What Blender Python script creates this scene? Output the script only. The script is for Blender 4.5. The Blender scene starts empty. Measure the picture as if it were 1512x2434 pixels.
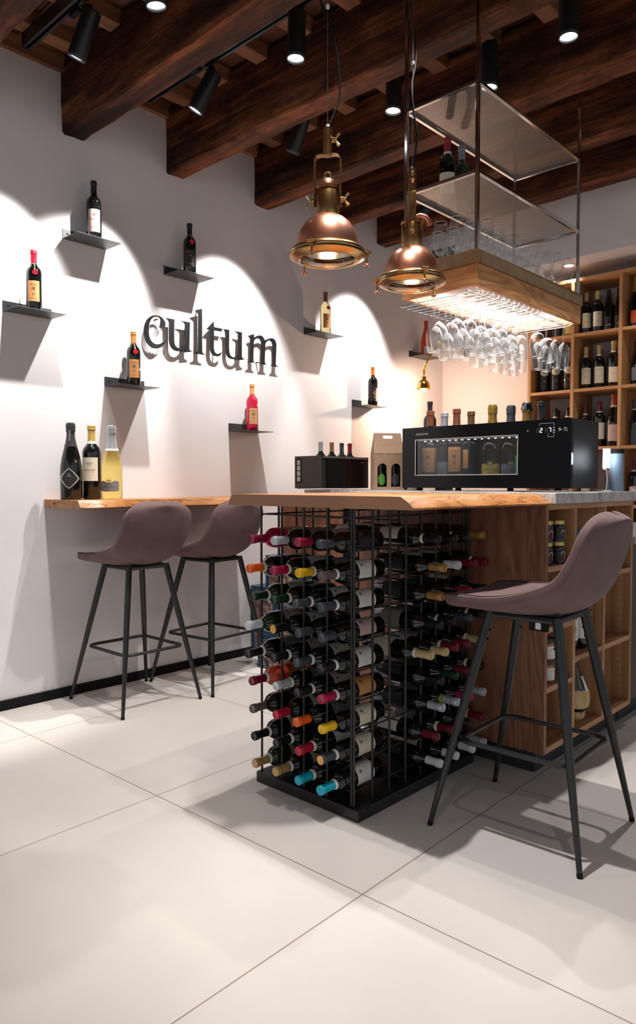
import bpy, bmesh, math, random
from mathutils import Vector, Matrix
R = math.radians
random.seed(7)
C = bpy.context.scene.collection
sc = bpy.context.scene

# ------------------------------------------------------------------ camera, world, exposure
cam = bpy.data.cameras.new('camera'); co = bpy.data.objects.new('camera', cam); C.objects.link(co)
cam.sensor_fit = 'VERTICAL'; cam.sensor_height = 24.0; cam.lens = 24.0 * 1724 / 2434
co.location = (3.596, 0, 1.13); co.rotation_euler = (R(90 - 2.2256), 0, R(43.1))
cam.clip_start = 0.02
sc.camera = co
sc.view_settings.view_transform = 'Standard'; sc.view_settings.look = 'None'
sc.view_settings.gamma = 1.0; sc.view_settings.use_curve_mapping = False
sc.view_settings.exposure = 0.0
w = bpy.data.worlds.new('world'); sc.world = w; w.use_nodes = True
w.node_tree.nodes['Background'].inputs[0].default_value = (0.86, 0.93, 1.0, 1)
w.node_tree.nodes['Background'].inputs[1].default_value = 0.56
cy = sc.cycles
cy.max_bounces = 7; cy.diffuse_bounces = 3; cy.glossy_bounces = 4; cy.transmission_bounces = 6
cy.transparent_max_bounces = 28; cy.caustics_reflective = False; cy.caustics_refractive = False
cy.sample_clamp_indirect = 4.0; cy.blur_glossy = 0.5
cy.use_denoising = True

def light(kind, loc, aim, energy, color=(1, 1, 1), **k):
    d = bpy.data.lights.new('lamp_light', kind); d.energy = energy; d.color = color
    for a, b in k.items(): setattr(d, a, b)
    o = bpy.data.objects.new('lamp_light', d); C.objects.link(o); o.location = loc
    if aim is not None:
        o.rotation_euler = (Vector(aim) - Vector(loc)).to_track_quat('-Z', 'Y').to_euler()
    return o
COOL = (1.0, 0.955, 0.93); WARM = (1.0, 0.67, 0.48)
# weak soft fill added behind the camera; no window is built there
light('AREA', (3.2, -3.2, 1.6), (2.2, 2.0, 1.3), 6, (0.9, 0.95, 1.0), shape='RECTANGLE', size=4.0, size_y=2.2)
SPOT = 130
def spot(loc, aim, e=SPOT, ang=62, blend=0.35, col=COOL):
    return light('SPOT', loc, aim, e, col, spot_size=R(ang), spot_blend=blend, shadow_soft_size=0.018)
# head positions of the track spotlights: (x, y, aim point, lit)
HEADS = {
 'A': ((0.60, 1.65, 2.99), (0.02, 1.45, 1.80)), 'D': ((0.62, 2.28, 2.99), (0.02, 1.89, 1.78)),
 'E': ((0.65, 2.94, 2.99), (0.02, 2.97, 1.82)), 'H': ((0.62, 4.24, 2.99), (0.02, 4.20, 1.84)),
 'B': ((1.15, 1.69, 2.99), (1.12, 2.05, 0.0)), 'C': ((1.30, 2.31, 2.99), (1.28, 2.20, 0.0)),
 'F': ((1.34, 2.96, 2.99), (1.34, 2.86, 1.0)), 'G': ((2.24, 2.98, 2.99), (2.30, 2.90, 0.0)), 'K': ((1.805, 3.09, 2.985), (1.81, 3.04, 0.0)),
 'I': ((2.14, 2.36, 2.99), (2.20, 1.95, 0.0)), 'J': ((2.17, 1.72, 2.99), (3.0, 1.85, 0.0)),
}
WALLSP = 190; DOWN = 95
for k, (p, a) in HEADS.items():
    d = (Vector(a) - Vector(p)).normalized()
    wall = k in 'ADEH'
    spot(Vector(p) + d * 0.012, a, {'A': 150, 'I': 58, 'J': 212, 'B': 66, 'C': 160, 'H': 135, 'K': 45, 'F': 60}.get(k, WALLSP if wall else DOWN), 58 if wall else (76 if k == 'J' else 74), 0.42 if wall else (0.9 if k == 'J' else 0.7))
# more of the same track heads over the floor in front of the bar, outside the picture
for x, y, k in ((0.9, 0.95, .05), (2.1, 0.95, .06), (3.3, 1.0, .34), (3.0, 0.3, .10), (3.4, 2.6, .28)):
    spot((x, y, 2.99), (x + 0.05, y - 0.05, 0), DOWN * k, 74, 0.7)
for x, y in ((2.6, 4.2), (0.9, 4.3), (1.9, 4.55)):
    spot((x, y, 2.99), (x, y + 0.35, 1.0), 40, 70, 0.7, (1, 0.93, 0.86))

# ------------------------------------------------------------------ materials
MATS = {}
def nt(name):
    m = bpy.data.materials.new(name); m.use_nodes = True
    t = m.node_tree; b = t.nodes['Principled BSDF']
    return m, t, b
def mat(name, col, rough=0.5, metal=0.0, spec=None, emit=None, es=0, coat=0, trans=0, ior=None, sheen=0, alpha=None):
    if name in MATS: return MATS[name]
    m, t, b = nt(name)
    b.inputs['Base Color'].default_value = (*col, 1); b.inputs['Roughness'].default_value = rough
    b.inputs['Metallic'].default_value = metal
    if spec is not None: b.inputs['Specular IOR Level'].default_value = spec
    if emit: b.inputs['Emission Color'].default_value = (*emit, 1); b.inputs['Emission Strength'].default_value = es
    b.inputs['Coat Weight'].default_value = coat
    b.inputs['Transmission Weight'].default_value = trans
    if ior: b.inputs['IOR'].default_value = ior
    b.inputs['Sheen Weight'].default_value = sheen
    MATS[name] = m
    return m
def N(t, kind, **k):
    n = t.nodes.new(kind)
    for a, v in k.items():
        if a.startswith('i_'): n.inputs[a[2:].replace('_', ' ')].default_value = v
        else: setattr(n, a, v)
    return n
def L(t, a, b): t.links.new(a, b)
def coords(t, scale=(1, 1, 1), rot=(0, 0, 0), loc=(0, 0, 0), src='Object'):
    c = N(t, 'ShaderNodeTexCoord'); m = N(t, 'ShaderNodeMapping')
    m.inputs['Scale'].default_value = scale; m.inputs['Rotation'].default_value = rot; m.inputs['Location'].default_value = loc
    L(t, c.outputs[src], m.inputs[0]); return m.outputs[0]
def ramp(t, fac, stops):
    r = N(t, 'ShaderNodeValToRGB'); e = r.color_ramp.elements
    while len(e) < len(stops): e.new(0.5)
    for i, (p, c) in enumerate(stops): e[i].position = p; e[i].color = (*c, 1)
    L(t, fac, r.inputs[0]); return r.outputs[0]
def bump(t, b, h, strength=0.3, dist=0.01):
    n = N(t, 'ShaderNodeBump'); n.inputs['Strength'].default_value = strength; n.inputs['Distance'].default_value = dist
    L(t, h, n.inputs['Height']); L(t, n.outputs[0], b.inputs['Normal'])
def mix(t, fac, a, b, mode='MIX'):
    n = N(t, 'ShaderNodeMix', data_type='RGBA', blend_type=mode)
    if isinstance(fac, (int, float)): n.inputs[0].default_value = fac
    else: L(t, fac, n.inputs[0])
    for s, v in ((6, a), (7, b)):
        if isinstance(v, tuple): n.inputs[s].default_value = (*v, 1)
        else: L(t, v, n.inputs[s])
    return n.outputs[2]

def wood(name, stops, axis='z', scale=9.0, stretch=0.07, rough=0.5, dist=3.0, bmp=0.12, fine=60, rnd=True):
    """long grained wood, grain along the given axis"""
    if name in MATS: return MATS[name]
    m, t, b = nt(name)
    s = [1.0, 1.0, 1.0]; s['xyz'.index(axis)] = stretch
    co_ = coords(t, tuple(s))
    oi = N(t, 'ShaderNodeObjectInfo'); ad = N(t, 'ShaderNodeVectorMath', operation='ADD')
    sc_ = N(t, 'ShaderNodeVectorMath', operation='SCALE'); cb = N(t, 'ShaderNodeCombineXYZ')
    for i in range(3): L(t, oi.outputs['Random'], cb.inputs[i])
    L(t, cb.outputs[0], sc_.inputs[0]); sc_.inputs['Scale'].default_value = 3.0 if rnd else 0.0
    L(t, co_, ad.inputs[0]); L(t, sc_.outputs[0], ad.inputs[1])
    n1 = N(t, 'ShaderNodeTexNoise'); n1.inputs['Scale'].default_value = scale; n1.inputs['Detail'].default_value = 3
    n1.inputs['Distortion'].default_value = 0.6; L(t, ad.outputs[0], n1.inputs['Vector'])
    mm = N(t, 'ShaderNodeMath', operation='MULTIPLY'); mm.inputs[1].default_value = dist * 3; L(t, n1.outputs[0], mm.inputs[0])
    fr = N(t, 'ShaderNodeMath', operation='PINGPONG'); fr.inputs[1].default_value = 1.0; L(t, mm.outputs[0], fr.inputs[0])
    n2 = N(t, 'ShaderNodeTexNoise'); n2.inputs['Scale'].default_value = fine; n2.inputs['Detail'].default_value = 4
    L(t, ad.outputs[0], n2.inputs['Vector'])
    av = N(t, 'ShaderNodeMath', operation='MULTIPLY_ADD'); av.inputs[1].default_value = 0.62
    ml = N(t, 'ShaderNodeMath', operation='MULTIPLY'); ml.inputs[1].default_value = 0.42; L(t, n2.outputs[0], ml.inputs[0])
    L(t, fr.outputs[0], av.inputs[0]); L(t, ml.outputs[0], av.inputs[2])
    L(t, ramp(t, av.outputs[0], stops), b.inputs['Base Color']); b.inputs['Roughness'].default_value = rough
    bump(t, b, av.outputs[0], bmp, 0.003)
    MATS[name] = m; return m

OAK = [(0.15, (0.30, 0.140, 0.060)), (0.5, (0.42, 0.215, 0.10)), (0.85, (0.52, 0.285, 0.145))]
oak_z = wood('oak_upright', OAK, 'z'); oak_x = wood('oak_across', OAK, 'x'); oak_y = wood('oak_along', OAK, 'y')
PAN = [(0.1, (0.15, 0.055, 0.028)), (0.5, (0.25, 0.10, 0.052)), (0.9, (0.31, 0.135, 0.072))]
panel_z = wood('brown_oak_panel', PAN, 'z', scale=5, dist=7, stretch=0.16, bmp=0.2)
SH = [(0.1, (0.42, 0.20, 0.075)), (0.5, (0.56, 0.29, 0.12)), (0.9, (0.66, 0.37, 0.17))]
shelf_x = wood('wall_unit_oak', SH, 'x', dist=1.2, bmp=0.04); shelf_z = wood('wall_unit_oak_upright', SH, 'z', dist=1.2, bmp=0.04)

def beam_mat():
    m, t, b = nt('old_beam_wood')
    co_ = coords(t, (0.075, 1, 1))
    n1 = N(t, 'ShaderNodeTexNoise'); n1.inputs['Scale'].default_value = 10; n1.inputs['Detail'].default_value = 8; n1.inputs['Roughness'].default_value = 0.65
    L(t, co_, n1.inputs['Vector'])
    n2 = N(t, 'ShaderNodeTexNoise'); n2.inputs['Scale'].default_value = 10; n2.inputs['Detail'].default_value = 9; n2.inputs['Roughness'].default_value = 0.7
    L(t, coords(t, (0.32, 1, 1)), n2.inputs['Vector'])
    n3 = N(t, 'ShaderNodeTexNoise'); n3.inputs['Scale'].default_value = 34; n3.inputs['Detail'].default_value = 5
    L(t, coords(t, (0.035, 1, 1)), n3.inputs['Vector'])
    c1 = ramp(t, n1.outputs[0], [(0.34, (0.026, 0.009, 0.005)), (0.52, (0.115, 0.034, 0.013)), (0.72, (0.36, 0.115, 0.042))])
    c2 = ramp(t, n2.outputs[0], [(0.42, (0.20, 0.18, 0.18)), (0.58, (1, 1, 1))])
    L(t, mix(t, 0.85, c1, c2, 'MULTIPLY'), b.inputs['Base Color']); b.inputs['Roughness'].default_value = 0.7; b.inputs['Specular IOR Level'].default_value = 0.18
    a = N(t, 'ShaderNodeMath', operation='ADD'); L(t, n2.outputs[0], a.inputs[0]); L(t, n3.outputs[0], a.inputs[1])
    bump(t, b, a.outputs[0], 0.8, 0.014)
    MATS['beam'] = m; return m
beam_m = beam_mat()
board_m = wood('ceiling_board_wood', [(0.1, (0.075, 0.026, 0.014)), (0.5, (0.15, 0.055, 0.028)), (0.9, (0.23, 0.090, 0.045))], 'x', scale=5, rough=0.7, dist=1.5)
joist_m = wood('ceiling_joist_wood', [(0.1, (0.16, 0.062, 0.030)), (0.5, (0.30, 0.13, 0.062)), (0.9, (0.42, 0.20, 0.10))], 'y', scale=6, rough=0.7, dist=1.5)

def plaster():
    m, t, b = nt('white_plaster')
    n = N(t, 'ShaderNodeTexNoise'); n.inputs['Scale'].default_value = 2.2; n.inputs['Detail'].default_value = 5; L(t, coords(t), n.inputs['Vector'])
    n2 = N(t, 'ShaderNodeTexNoise'); n2.inputs['Scale'].default_value = 40; n2.inputs['Detail'].default_value = 3; L(t, coords(t), n2.inputs['Vector'])
    L(t, ramp(t, n.outputs[0], [(0.3, (0.745, 0.715, 0.715)), (0.7, (0.80, 0.775, 0.775))]), b.inputs['Base Color'])
    b.inputs['Roughness'].default_value = 0.85; b.inputs['Specular IOR Level'].default_value = 0.2
    a = N(t, 'ShaderNodeMath', operation='MULTIPLY_ADD'); a.inputs[1].default_value = 0.15; L(t, n2.outputs[0], a.inputs[0]); L(t, n.outputs[0], a.inputs[2])
    bump(t, b, a.outputs[0], 0.12, 0.02)
    MATS['plaster'] = m; return m
plaster_m = plaster()
def floor_mat():
    m, t, b = nt('large_beige_tiles')
    mp = coords(t, (1, 1, 1), (0, 0, R(-1.3)), (0, 0, 0))
    br = N(t, 'ShaderNodeTexBrick'); br.offset = 0.0; br.squash = 1.0
    br.inputs['Scale'].default_value = 1.0; br.inputs['Brick Width'].default_value = 0.95; br.inputs['Row Height'].default_value = 0.93
    br.inputs['Mortar Size'].default_value = 0.0022; br.inputs['Mortar Smooth'].default_value = 0.1
    br.inputs['Color1'].default_value = (0.67, 0.625, 0.585, 1); br.inputs['Color2'].default_value = (0.65, 0.607, 0.57, 1)
    br.inputs['Mortar'].default_value = (0.30, 0.24, 0.20, 1)
    mp2 = N(t, 'ShaderNodeVectorMath', operation='ADD'); mp2.inputs[1].default_value = (0.95 - 0.483, 0.93 - 0.528, 0)
    L(t, mp, mp2.inputs[0]); L(t, mp2.outputs[0], br.inputs['Vector'])
    n = N(t, 'ShaderNodeTexNoise'); n.inputs['Scale'].default_value = 1.7; n.inputs['Detail'].default_value = 7; n.inputs['Roughness'].default_value = 0.6
    L(t, coords(t), n.inputs['Vector'])
    c = ramp(t, n.outputs[0], [(0.3, (0.86, 0.86, 0.86)), (0.7, (1.0, 1.0, 1.0))])
    L(t, mix(t, 0.7, br.outputs['Color'], c, 'MULTIPLY'), b.inputs['Base Color'])
    r = N(t, 'ShaderNodeMapRange'); r.inputs['To Min'].default_value = 0.42; r.inputs['To Max'].default_value = 0.55; L(t, n.outputs[0], r.inputs[0])
    L(t, r.outputs[0], b.inputs['Roughness']); b.inputs['Specular IOR Level'].default_value = 0.35
    bump(t, b, br.outputs['Fac'], -0.2, 0.002)
    return m
floor_m = floor_mat()
def clear_glass(name, tint=(0.985, 0.99, 0.99), edge=0.80, base=0.035):
    """thin clear glass wall: lets light straight through, mirrors more towards grazing angles"""
    m = bpy.data.materials.new(name); m.use_nodes = True; t = m.node_tree
    for n in list(t.nodes): t.nodes.remove(n)
    o = N(t, 'ShaderNodeOutputMaterial'); tr = N(t, 'ShaderNodeBsdfTransparent'); tr.inputs[0].default_value = (*tint, 1)
    g = N(t, 'ShaderNodeBsdfGlossy'); g.inputs['Roughness'].default_value = 0.03; g.inputs['Color'].default_value = (1, 1, 1, 1)
    lw = N(t, 'ShaderNodeLayerWeight'); lw.inputs['Blend'].default_value = 0.5
    p = N(t, 'ShaderNodeMath', operation='POWER'); p.inputs[1].default_value = 3.8; L(t, lw.outputs['Facing'], p.inputs[0])
    ma = N(t, 'ShaderNodeMath', operation='MULTIPLY_ADD'); ma.inputs[1].default_value = edge; ma.inputs[2].default_value = base
    L(t, p.outputs[0], ma.inputs[0]); mx = N(t, 'ShaderNodeMixShader')
    L(t, ma.outputs[0], mx.inputs[0]); L(t, tr.outputs[0], mx.inputs[1]); L(t, g.outputs[0], mx.inputs[2]); L(t, mx.outputs[0], o.inputs[0])
    return m
glass_m = clear_glass('clear_wine_glass')
pane_m = clear_glass('dark_window_pane', (0.55, 0.58, 0.6), 0.6, 0.04)
def perforated():
    m, t, b = nt('perforated_steel')
    b.inputs['Base Color'].default_value = (0.24, 0.225, 0.21, 1); b.inputs['Metallic'].default_value = 0.8; b.inputs['Roughness'].default_value = 0.45
    co_ = coords(t, (400, 400, 400))
    sp = N(t, 'ShaderNodeSeparateXYZ'); L(t, co_, sp.inputs[0])
    def cell(sx, sy):
        out = []
        for ch, off in (('X', sx), ('Y', sy)):
            a = N(t, 'ShaderNodeMath', operation='ADD'); a.inputs[1].default_value = off; L(t, sp.outputs[ch], a.inputs[0])
            dv = N(t, 'ShaderNodeMath', operation='MULTIPLY'); dv.inputs[1].default_value = 0.5 if ch == 'X' else 0.8660254 / 1.5; L(t, a.outputs[0], dv.inputs[0])
            f = N(t, 'ShaderNodeMath', operation='FRACT'); L(t, dv.outputs[0], f.inputs[0])
            s = N(t, 'ShaderNodeMath', operation='SUBTRACT'); s.inputs[1].default_value = 0.5; L(t, f.outputs[0], s.inputs[0])
            q = N(t, 'ShaderNodeMath', operation='MULTIPLY'); L(t, s.outputs[0], q.inputs[0]); L(t, s.outputs[0], q.inputs[1]); out.append(q)
        a = N(t, 'ShaderNodeMath', operation='ADD'); L(t, out[0].outputs[0], a.inputs[0]); L(t, out[1].outputs[0], a.inputs[1])
        l = N(t, 'ShaderNodeMath', operation='LESS_THAN'); l.inputs[1].default_value = 0.062; L(t, a.outputs[0], l.inputs[0]); return l
    h1, h2 = cell(0, 0), cell(1.0, 0.8660254)
    mx = N(t, 'ShaderNodeMath', operation='MAXIMUM'); L(t, h1.outputs[0], mx.inputs[0]); L(t, h2.outputs[0], mx.inputs[1])
    iv = N(t, 'ShaderNodeMath', operation='SUBTRACT'); iv.inputs[0].default_value = 1; L(t, mx.outputs[0], iv.inputs[1])
    L(t, iv.outputs[0], b.inputs['Alpha'])
    return m
perf_m = perforated()
def noisy(name, c0, c1, scale, rough, bm=0.0, metal=0.0, sheen=0.0, detail=4, dist=0.002):
    m, t, b = nt(name)
    n = N(t, 'ShaderNodeTexNoise'); n.inputs['Scale'].default_value = scale; n.inputs['Detail'].default_value = detail; L(t, coords(t), n.inputs['Vector'])
    L(t, ramp(t, n.outputs[0], [(0.3, c0), (0.7, c1)]), b.inputs['Base Color']); b.inputs['Roughness'].default_value = rough
    b.inputs['Metallic'].default_value = metal; b.inputs['Sheen Weight'].default_value = sheen
    if bm: bump(t, b, n.outputs[0], bm, dist)
    MATS[name] = m; return m
fabric = noisy('mauve_brown_velvet', (0.125, 0.073, 0.072), (0.160, 0.097, 0.095), 14, 0.85, 0.05, sheen=0.06)
piping_m = mat('dark_seam', (0.05, 0.025, 0.025), 0.7)
black_metal = mat('black_powder_coat', (0.012, 0.013, 0.014), 0.38)
matt_black = mat('matt_black', (0.010, 0.010, 0.011), 0.75, spec=0.15)
shelf_metal = mat('graphite_sheet_metal', (0.035, 0.04, 0.043), 0.42)
letter_m = mat('black_letter', (0.006, 0.007, 0.009), 0.5)
chrome = mat('polished_steel', (0.75, 0.74, 0.73), 0.12, 1.0)
steel = mat('brushed_steel', (0.55, 0.55, 0.55), 0.3, 1.0)
brass = noisy('aged_brass', (0.36, 0.20, 0.075), (0.66, 0.42, 0.17), 18, 0.24, 0.05, metal=1.0)
bright_brass = mat('polished_brass', (0.85, 0.50, 0.12), 0.16, 1.0)
copper = noisy('copper', (0.70, 0.27, 0.16), (0.88, 0.42, 0.29), 9, 0.30, 0.04, metal=1.0)
brass_band = noisy('brushed_brass_band', (0.30, 0.20, 0.11), (0.40, 0.27, 0.15), 30, 0.42, 0.05, metal=0.85)
def marble():
    m, t, b = nt('grey_veined_stone')
    n = N(t, 'ShaderNodeTexNoise'); n.inputs['Scale'].default_value = 9; n.inputs['Detail'].default_value = 8; n.inputs['Distortion'].default_value = 1.6
    L(t, coords(t), n.inputs['Vector'])
    L(t, ramp(t, n.outputs[0], [(0.40, (0.42, 0.40, 0.385)), (0.47, (0.56, 0.545, 0.53)), (0.50, (0.30, 0.29, 0.28)), (0.53, (0.58, 0.56, 0.545)), (0.7, (0.50, 0.48, 0.465))]), b.inputs['Base Color'])
    b.inputs['Roughness'].default_value = 0.22; return m
marble_m = marble()
def slab_mat(name, end=False):
    m, t, b = nt(name)
    if end:
        c = coords(t, (1.0, 1.0, 2.2), (0, 0, 0), (0, 0, 0))
        # growth rings around a few pith centres below the board
        dist = None
        for cx, cz in ((1.62, 0.96), (1.88, 0.93), (2.15, 0.985)):
            sv = N(t, 'ShaderNodeVectorMath', operation='SUBTRACT'); sv.inputs[1].default_value = (cx, 1.75, cz * 2.2); L(t, c, sv.inputs[0])
            ln = N(t, 'ShaderNodeVectorMath', operation='LENGTH'); L(t, sv.outputs[0], ln.inputs[0])
            if dist is None: dist = ln.outputs['Value']
            else:
                mi = N(t, 'ShaderNodeMath', operation='MINIMUM'); L(t, dist, mi.inputs[0]); L(t, ln.outputs['Value'], mi.inputs[1]); dist = mi.outputs[0]
        nn = N(t, 'ShaderNodeTexNoise'); nn.inputs['Scale'].default_value = 14; L(t, coords(t), nn.inputs['Vector'])
        ad = N(t, 'ShaderNodeMath', operation='MULTIPLY_ADD'); ad.inputs[1].default_value = 0.03; L(t, nn.outputs[0], ad.inputs[0]); L(t, dist, ad.inputs[2])
        mu = N(t, 'ShaderNodeMath', operation='MULTIPLY'); mu.inputs[1].default_value = 210; L(t, ad.outputs[0], mu.inputs[0])
        pp = N(t, 'ShaderNodeMath', operation='PINGPONG'); pp.inputs[1].default_value = 1.0; L(t, mu.outputs[0], pp.inputs[0])
        L(t, ramp(t, pp.outputs[0], [(0.1, (0.27, 0.125, 0.062)), (0.6, (0.37, 0.185, 0.098)), (1.0, (0.42, 0.22, 0.12))]), b.inputs['Base Color'])
        b.inputs['Roughness'].default_value = 0.6; bump(t, b, pp.outputs[0], 0.15, 0.002)
    else:
        n = N(t, 'ShaderNodeTexNoise'); n.inputs['Scale'].default_value = 5; n.inputs['Detail'].default_value = 4; n.inputs['Distortion'].default_value = 1.0
        L(t, coords(t, (1.3, 0.5, 1.6)), n.inputs['Vector'])
        mu = N(t, 'ShaderNodeMath', operation='MULTIPLY'); mu.inputs[1].default_value = 16; L(t, n.outputs[0], mu.inputs[0])
        pp = N(t, 'ShaderNodeMath', operation='PINGPONG'); pp.inputs[1].default_value = 1.0; L(t, mu.outputs[0], pp.inputs[0])
        L(t, ramp(t, pp.outputs[0], [(0.0, (0.17, 0.06, 0.016)), (0.15, (0.32, 0.125, 0.034)), (0.6, (0.43, 0.185, 0.055)), (1.0, (0.38, 0.155, 0.045))]), b.inputs['Base Color'])
        b.inputs['Roughness'].default_value = 0.42; bump(t, b, pp.outputs[0], 0.15, 0.003)
    return m
slab_top_m = slab_mat('live_edge_oak'); slab_end_m = slab_mat('oak_end_grain', True)
def emis(name, col, s):
    m = bpy.data.materials.new(name); m.use_nodes = True; t = m.node_tree
    for n in list(t.nodes): t.nodes.remove(n)
    o = N(t, 'ShaderNodeOutputMaterial'); e = N(t, 'ShaderNodeEmission'); e.inputs[0].default_value = (*col, 1); e.inputs[1].default_value = s
    L(t, e.outputs[0], o.inputs[0]); return m
lens_on = emis('lit_spot_lens', (0.85, 0.95, 1.0), 9)
bulb_on = emis('lit_warm_bulb', (1.0, 0.62, 0.28), 22)
filament = emis('pendant_bulb', (1.0, 0.80, 0.55), 14)
led_on = emis('white_led_strip', (0.93, 0.96, 1.0), 16)
digit_on = emis('lit_digits', (0.45, 0.80, 1.0), 5)
mark_on = emis('lit_icons', (0.8, 0.8, 0.8), 0.7)
lamp_white = emis('bright_white_lamp', (0.85, 0.93, 1.0), 6)
# ------------------------------------------------------------------ mesh helpers
class MB:
    def __init__(s): s.v = []; s.f = []
    def add(s, vs, fs):
        o = len(s.v); s.v += [tuple(p) for p in vs]; s.f += [tuple(i + o for i in f) for f in fs]; return s
    def box(s, x0, x1, y0, y1, z0, z1):
        return s.add([(x0, y0, z0), (x1, y0, z0), (x1, y1, z0), (x0, y1, z0), (x0, y0, z1), (x1, y0, z1), (x1, y1, z1), (x0, y1, z1)],
                     [(0, 3, 2, 1), (4, 5, 6, 7), (0, 1, 5, 4), (1, 2, 6, 5), (2, 3, 7, 6), (3, 0, 4, 7)])
    def tube(s, pts, r, n=10, caps=True, closed=False):
        pts = [Vector(p) for p in pts]; m = len(pts); rs = r if isinstance(r, (list, tuple)) else [r] * m
        up = None; rings = []
        for i, p in enumerate(pts):
            a = pts[(i - 1) % m] if (closed or i > 0) else p; b = pts[(i + 1) % m] if (closed or i < m - 1) else p
            d = (b - a).normalized()
            if up is None:
                up = Vector((0, 0, 1)) if abs(d.z) < 0.9 else Vector((1, 0, 0))
            u = up - d * up.dot(d)
            if u.length < 1e-6: u = d.orthogonal()
            u.normalize(); up = u; v = d.cross(u)
            rings.append([p + (u * math.cos(2 * math.pi * k / n) + v * math.sin(2 * math.pi * k / n)) * rs[i] for k in range(n)])
        o = []; f = []
        for rg in rings: o += rg
        for i in range(m if closed else m - 1):
            j = (i + 1) % m
            for k in range(n): f.append((i * n + k, i * n + (k + 1) % n, j * n + (k + 1) % n, j * n + k))
        if caps and not closed: f += [tuple(range(n))[::-1], tuple((m - 1) * n + k for k in range(n))]
        return s.add(o, f)
    def lathe(s, prof, c=(0, 0, 0), n=24, M=None, a0=0.0, a1=None):
        full = a1 is None; a1 = 2 * math.pi if full else a1; cols = n if full else n + 1
        o = []; f = []
        for r, z in prof:
            for k in range(cols):
                a = a0 + (a1 - a0) * k / n; p = Vector((r * math.cos(a), r * math.sin(a), z))
                if M is not None: p = M @ p
                o.append(p + Vector(c))
        for i in range(len(prof) - 1):
            for k in range(n):
                j = (k + 1) % cols if full else k + 1
                q = [i * cols + k, i * cols + j, (i + 1) * cols + j, (i + 1) * cols + k]
                if prof[i][0] < 1e-7: q = [q[0], q[2], q[3]]
                elif prof[i + 1][0] < 1e-7: q = [q[0], q[1], q[2]]
                f.append(tuple(q))
        return s.add(o, f)
    def prism(s, poly, fn0, fn1):
        n = len(poly); o = [fn0(*p) for p in poly] + [fn1(*p) for p in poly]
        f = [tuple(range(n))[::-1], tuple(range(n, 2 * n))] + [(i, (i + 1) % n, n + (i + 1) % n, n + i) for i in range(n)]
        return s.add(o, f)
    def mesh(s, name, smooth=35):
        me = bpy.data.meshes.new(name); me.from_pydata(s.v, [], s.f); me.update()
        bm = bmesh.new(); bm.from_mesh(me); bmesh.ops.remove_doubles(bm, verts=bm.verts, dist=1e-6)
        bmesh.ops.recalc_face_normals(bm, faces=bm.faces); bm.to_mesh(me); bm.free()
        if smooth:
            me.polygons.foreach_set('use_smooth', [True] * len(me.polygons)); me.set_sharp_from_angle(angle=R(smooth))
        return me
    def build(s, name, m, parent=None, smooth=35, bevel=0, loc=None, rot=None):
        return put(name, s.mesh(name, smooth), m, parent, bevel, loc, rot)
def put(name, me, m, parent=None, bevel=0, loc=None, rot=None):
    o = bpy.data.objects.new(name, me); C.objects.link(o)
    if m is not None:
        if not me.materials: me.materials.append(m)
        if me.materials[0] != m: o.material_slots[0].link = 'OBJECT'; o.material_slots[0].material = m
    if parent is not None: o.parent = parent
    if loc: o.location = loc
    if rot: o.rotation_euler = rot
    if bevel:
        b = o.modifiers.new('bevel', 'BEVEL'); b.width = bevel; b.segments = 2; b.limit_method = 'ANGLE'; b.angle_limit = R(40)
    return o
def tag(o, label, cat, group=None):
    o['label'] = label; o['category'] = cat
    if group: o['group'] = group
    return o
def thing(name, label, cat, loc=(0, 0, 0), rz=0.0, group=None, rot=None):
    o = bpy.data.objects.new(name, None); C.objects.link(o); o.empty_display_size = 0.05
    o.location = loc; o.rotation_euler = rot or (0, 0, rz)
    return tag(o, label, cat, group)
def struct(name, mb, m, bevel=0, smooth=0):
    o = mb.build(name, m, None, smooth, bevel); o['kind'] = 'structure'; return o
def dup(root, label, loc=None, rz=None, group=None, scale=None):
    def cp(o, par):
        c = o.copy(); C.objects.link(c)
        if par is not None: c.parent = par
        for ch in KIDS(o): cp(ch, c)
        return c
    c = cp(root, None); c['label'] = label
    if group: c['group'] = group
    if loc is not None: c.location = loc
    if rz is not None: c.rotation_euler = (0, 0, rz)
    if scale is not None: c.scale = (scale,) * 3
    return c
def KIDS(o): return [k for k in o.children]
def bx(x0, x1, y0, y1, z0, z1): return MB().box(x0, x1, y0, y1, z0, z1)

TEXTS = {}
def text_mesh(s, size, depth=0.0, align='CENTER', shear=0.0):
    key = (s, size, depth, align, shear)
    if key in TEXTS: return TEXTS[key]
    cu = bpy.data.curves.new('lettering', 'FONT'); cu.body = s; cu.size = size; cu.extrude = depth; cu.align_x = align; cu.align_y = 'CENTER'
    cu.resolution_u = 2; cu.shear = shear
    o = bpy.data.objects.new('lettering', cu); C.objects.link(o)
    bpy.context.view_layer.update()
    me = bpy.data.meshes.new_from_object(o.evaluated_get(bpy.context.evaluated_depsgraph_get()))
    bpy.data.objects.remove(o); bpy.data.curves.remove(cu)
    TEXTS[key] = ([v.co.copy() for v in me.vertices], [tuple(p.vertices) for p in me.polygons])
    bpy.data.meshes.remove(me); return TEXTS[key]
def flat_text(mb, s, size, fn, shear=0.0, align='CENTER'):
    """fn maps text-plane (u, v) to a point"""
    vs, fs = text_mesh(s, size, 0, align, shear); return mb.add([fn(v.x, v.y) for v in vs], fs)
def round_text(mb, s, size, r, z, ang, squeeze=1.0):
    vs, fs = text_mesh(s, size)
    return mb.add([(r * math.cos(ang + v.x * squeeze / r), r * math.sin(ang + v.x * squeeze / r), z + v.y) for v in vs], fs)

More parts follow.
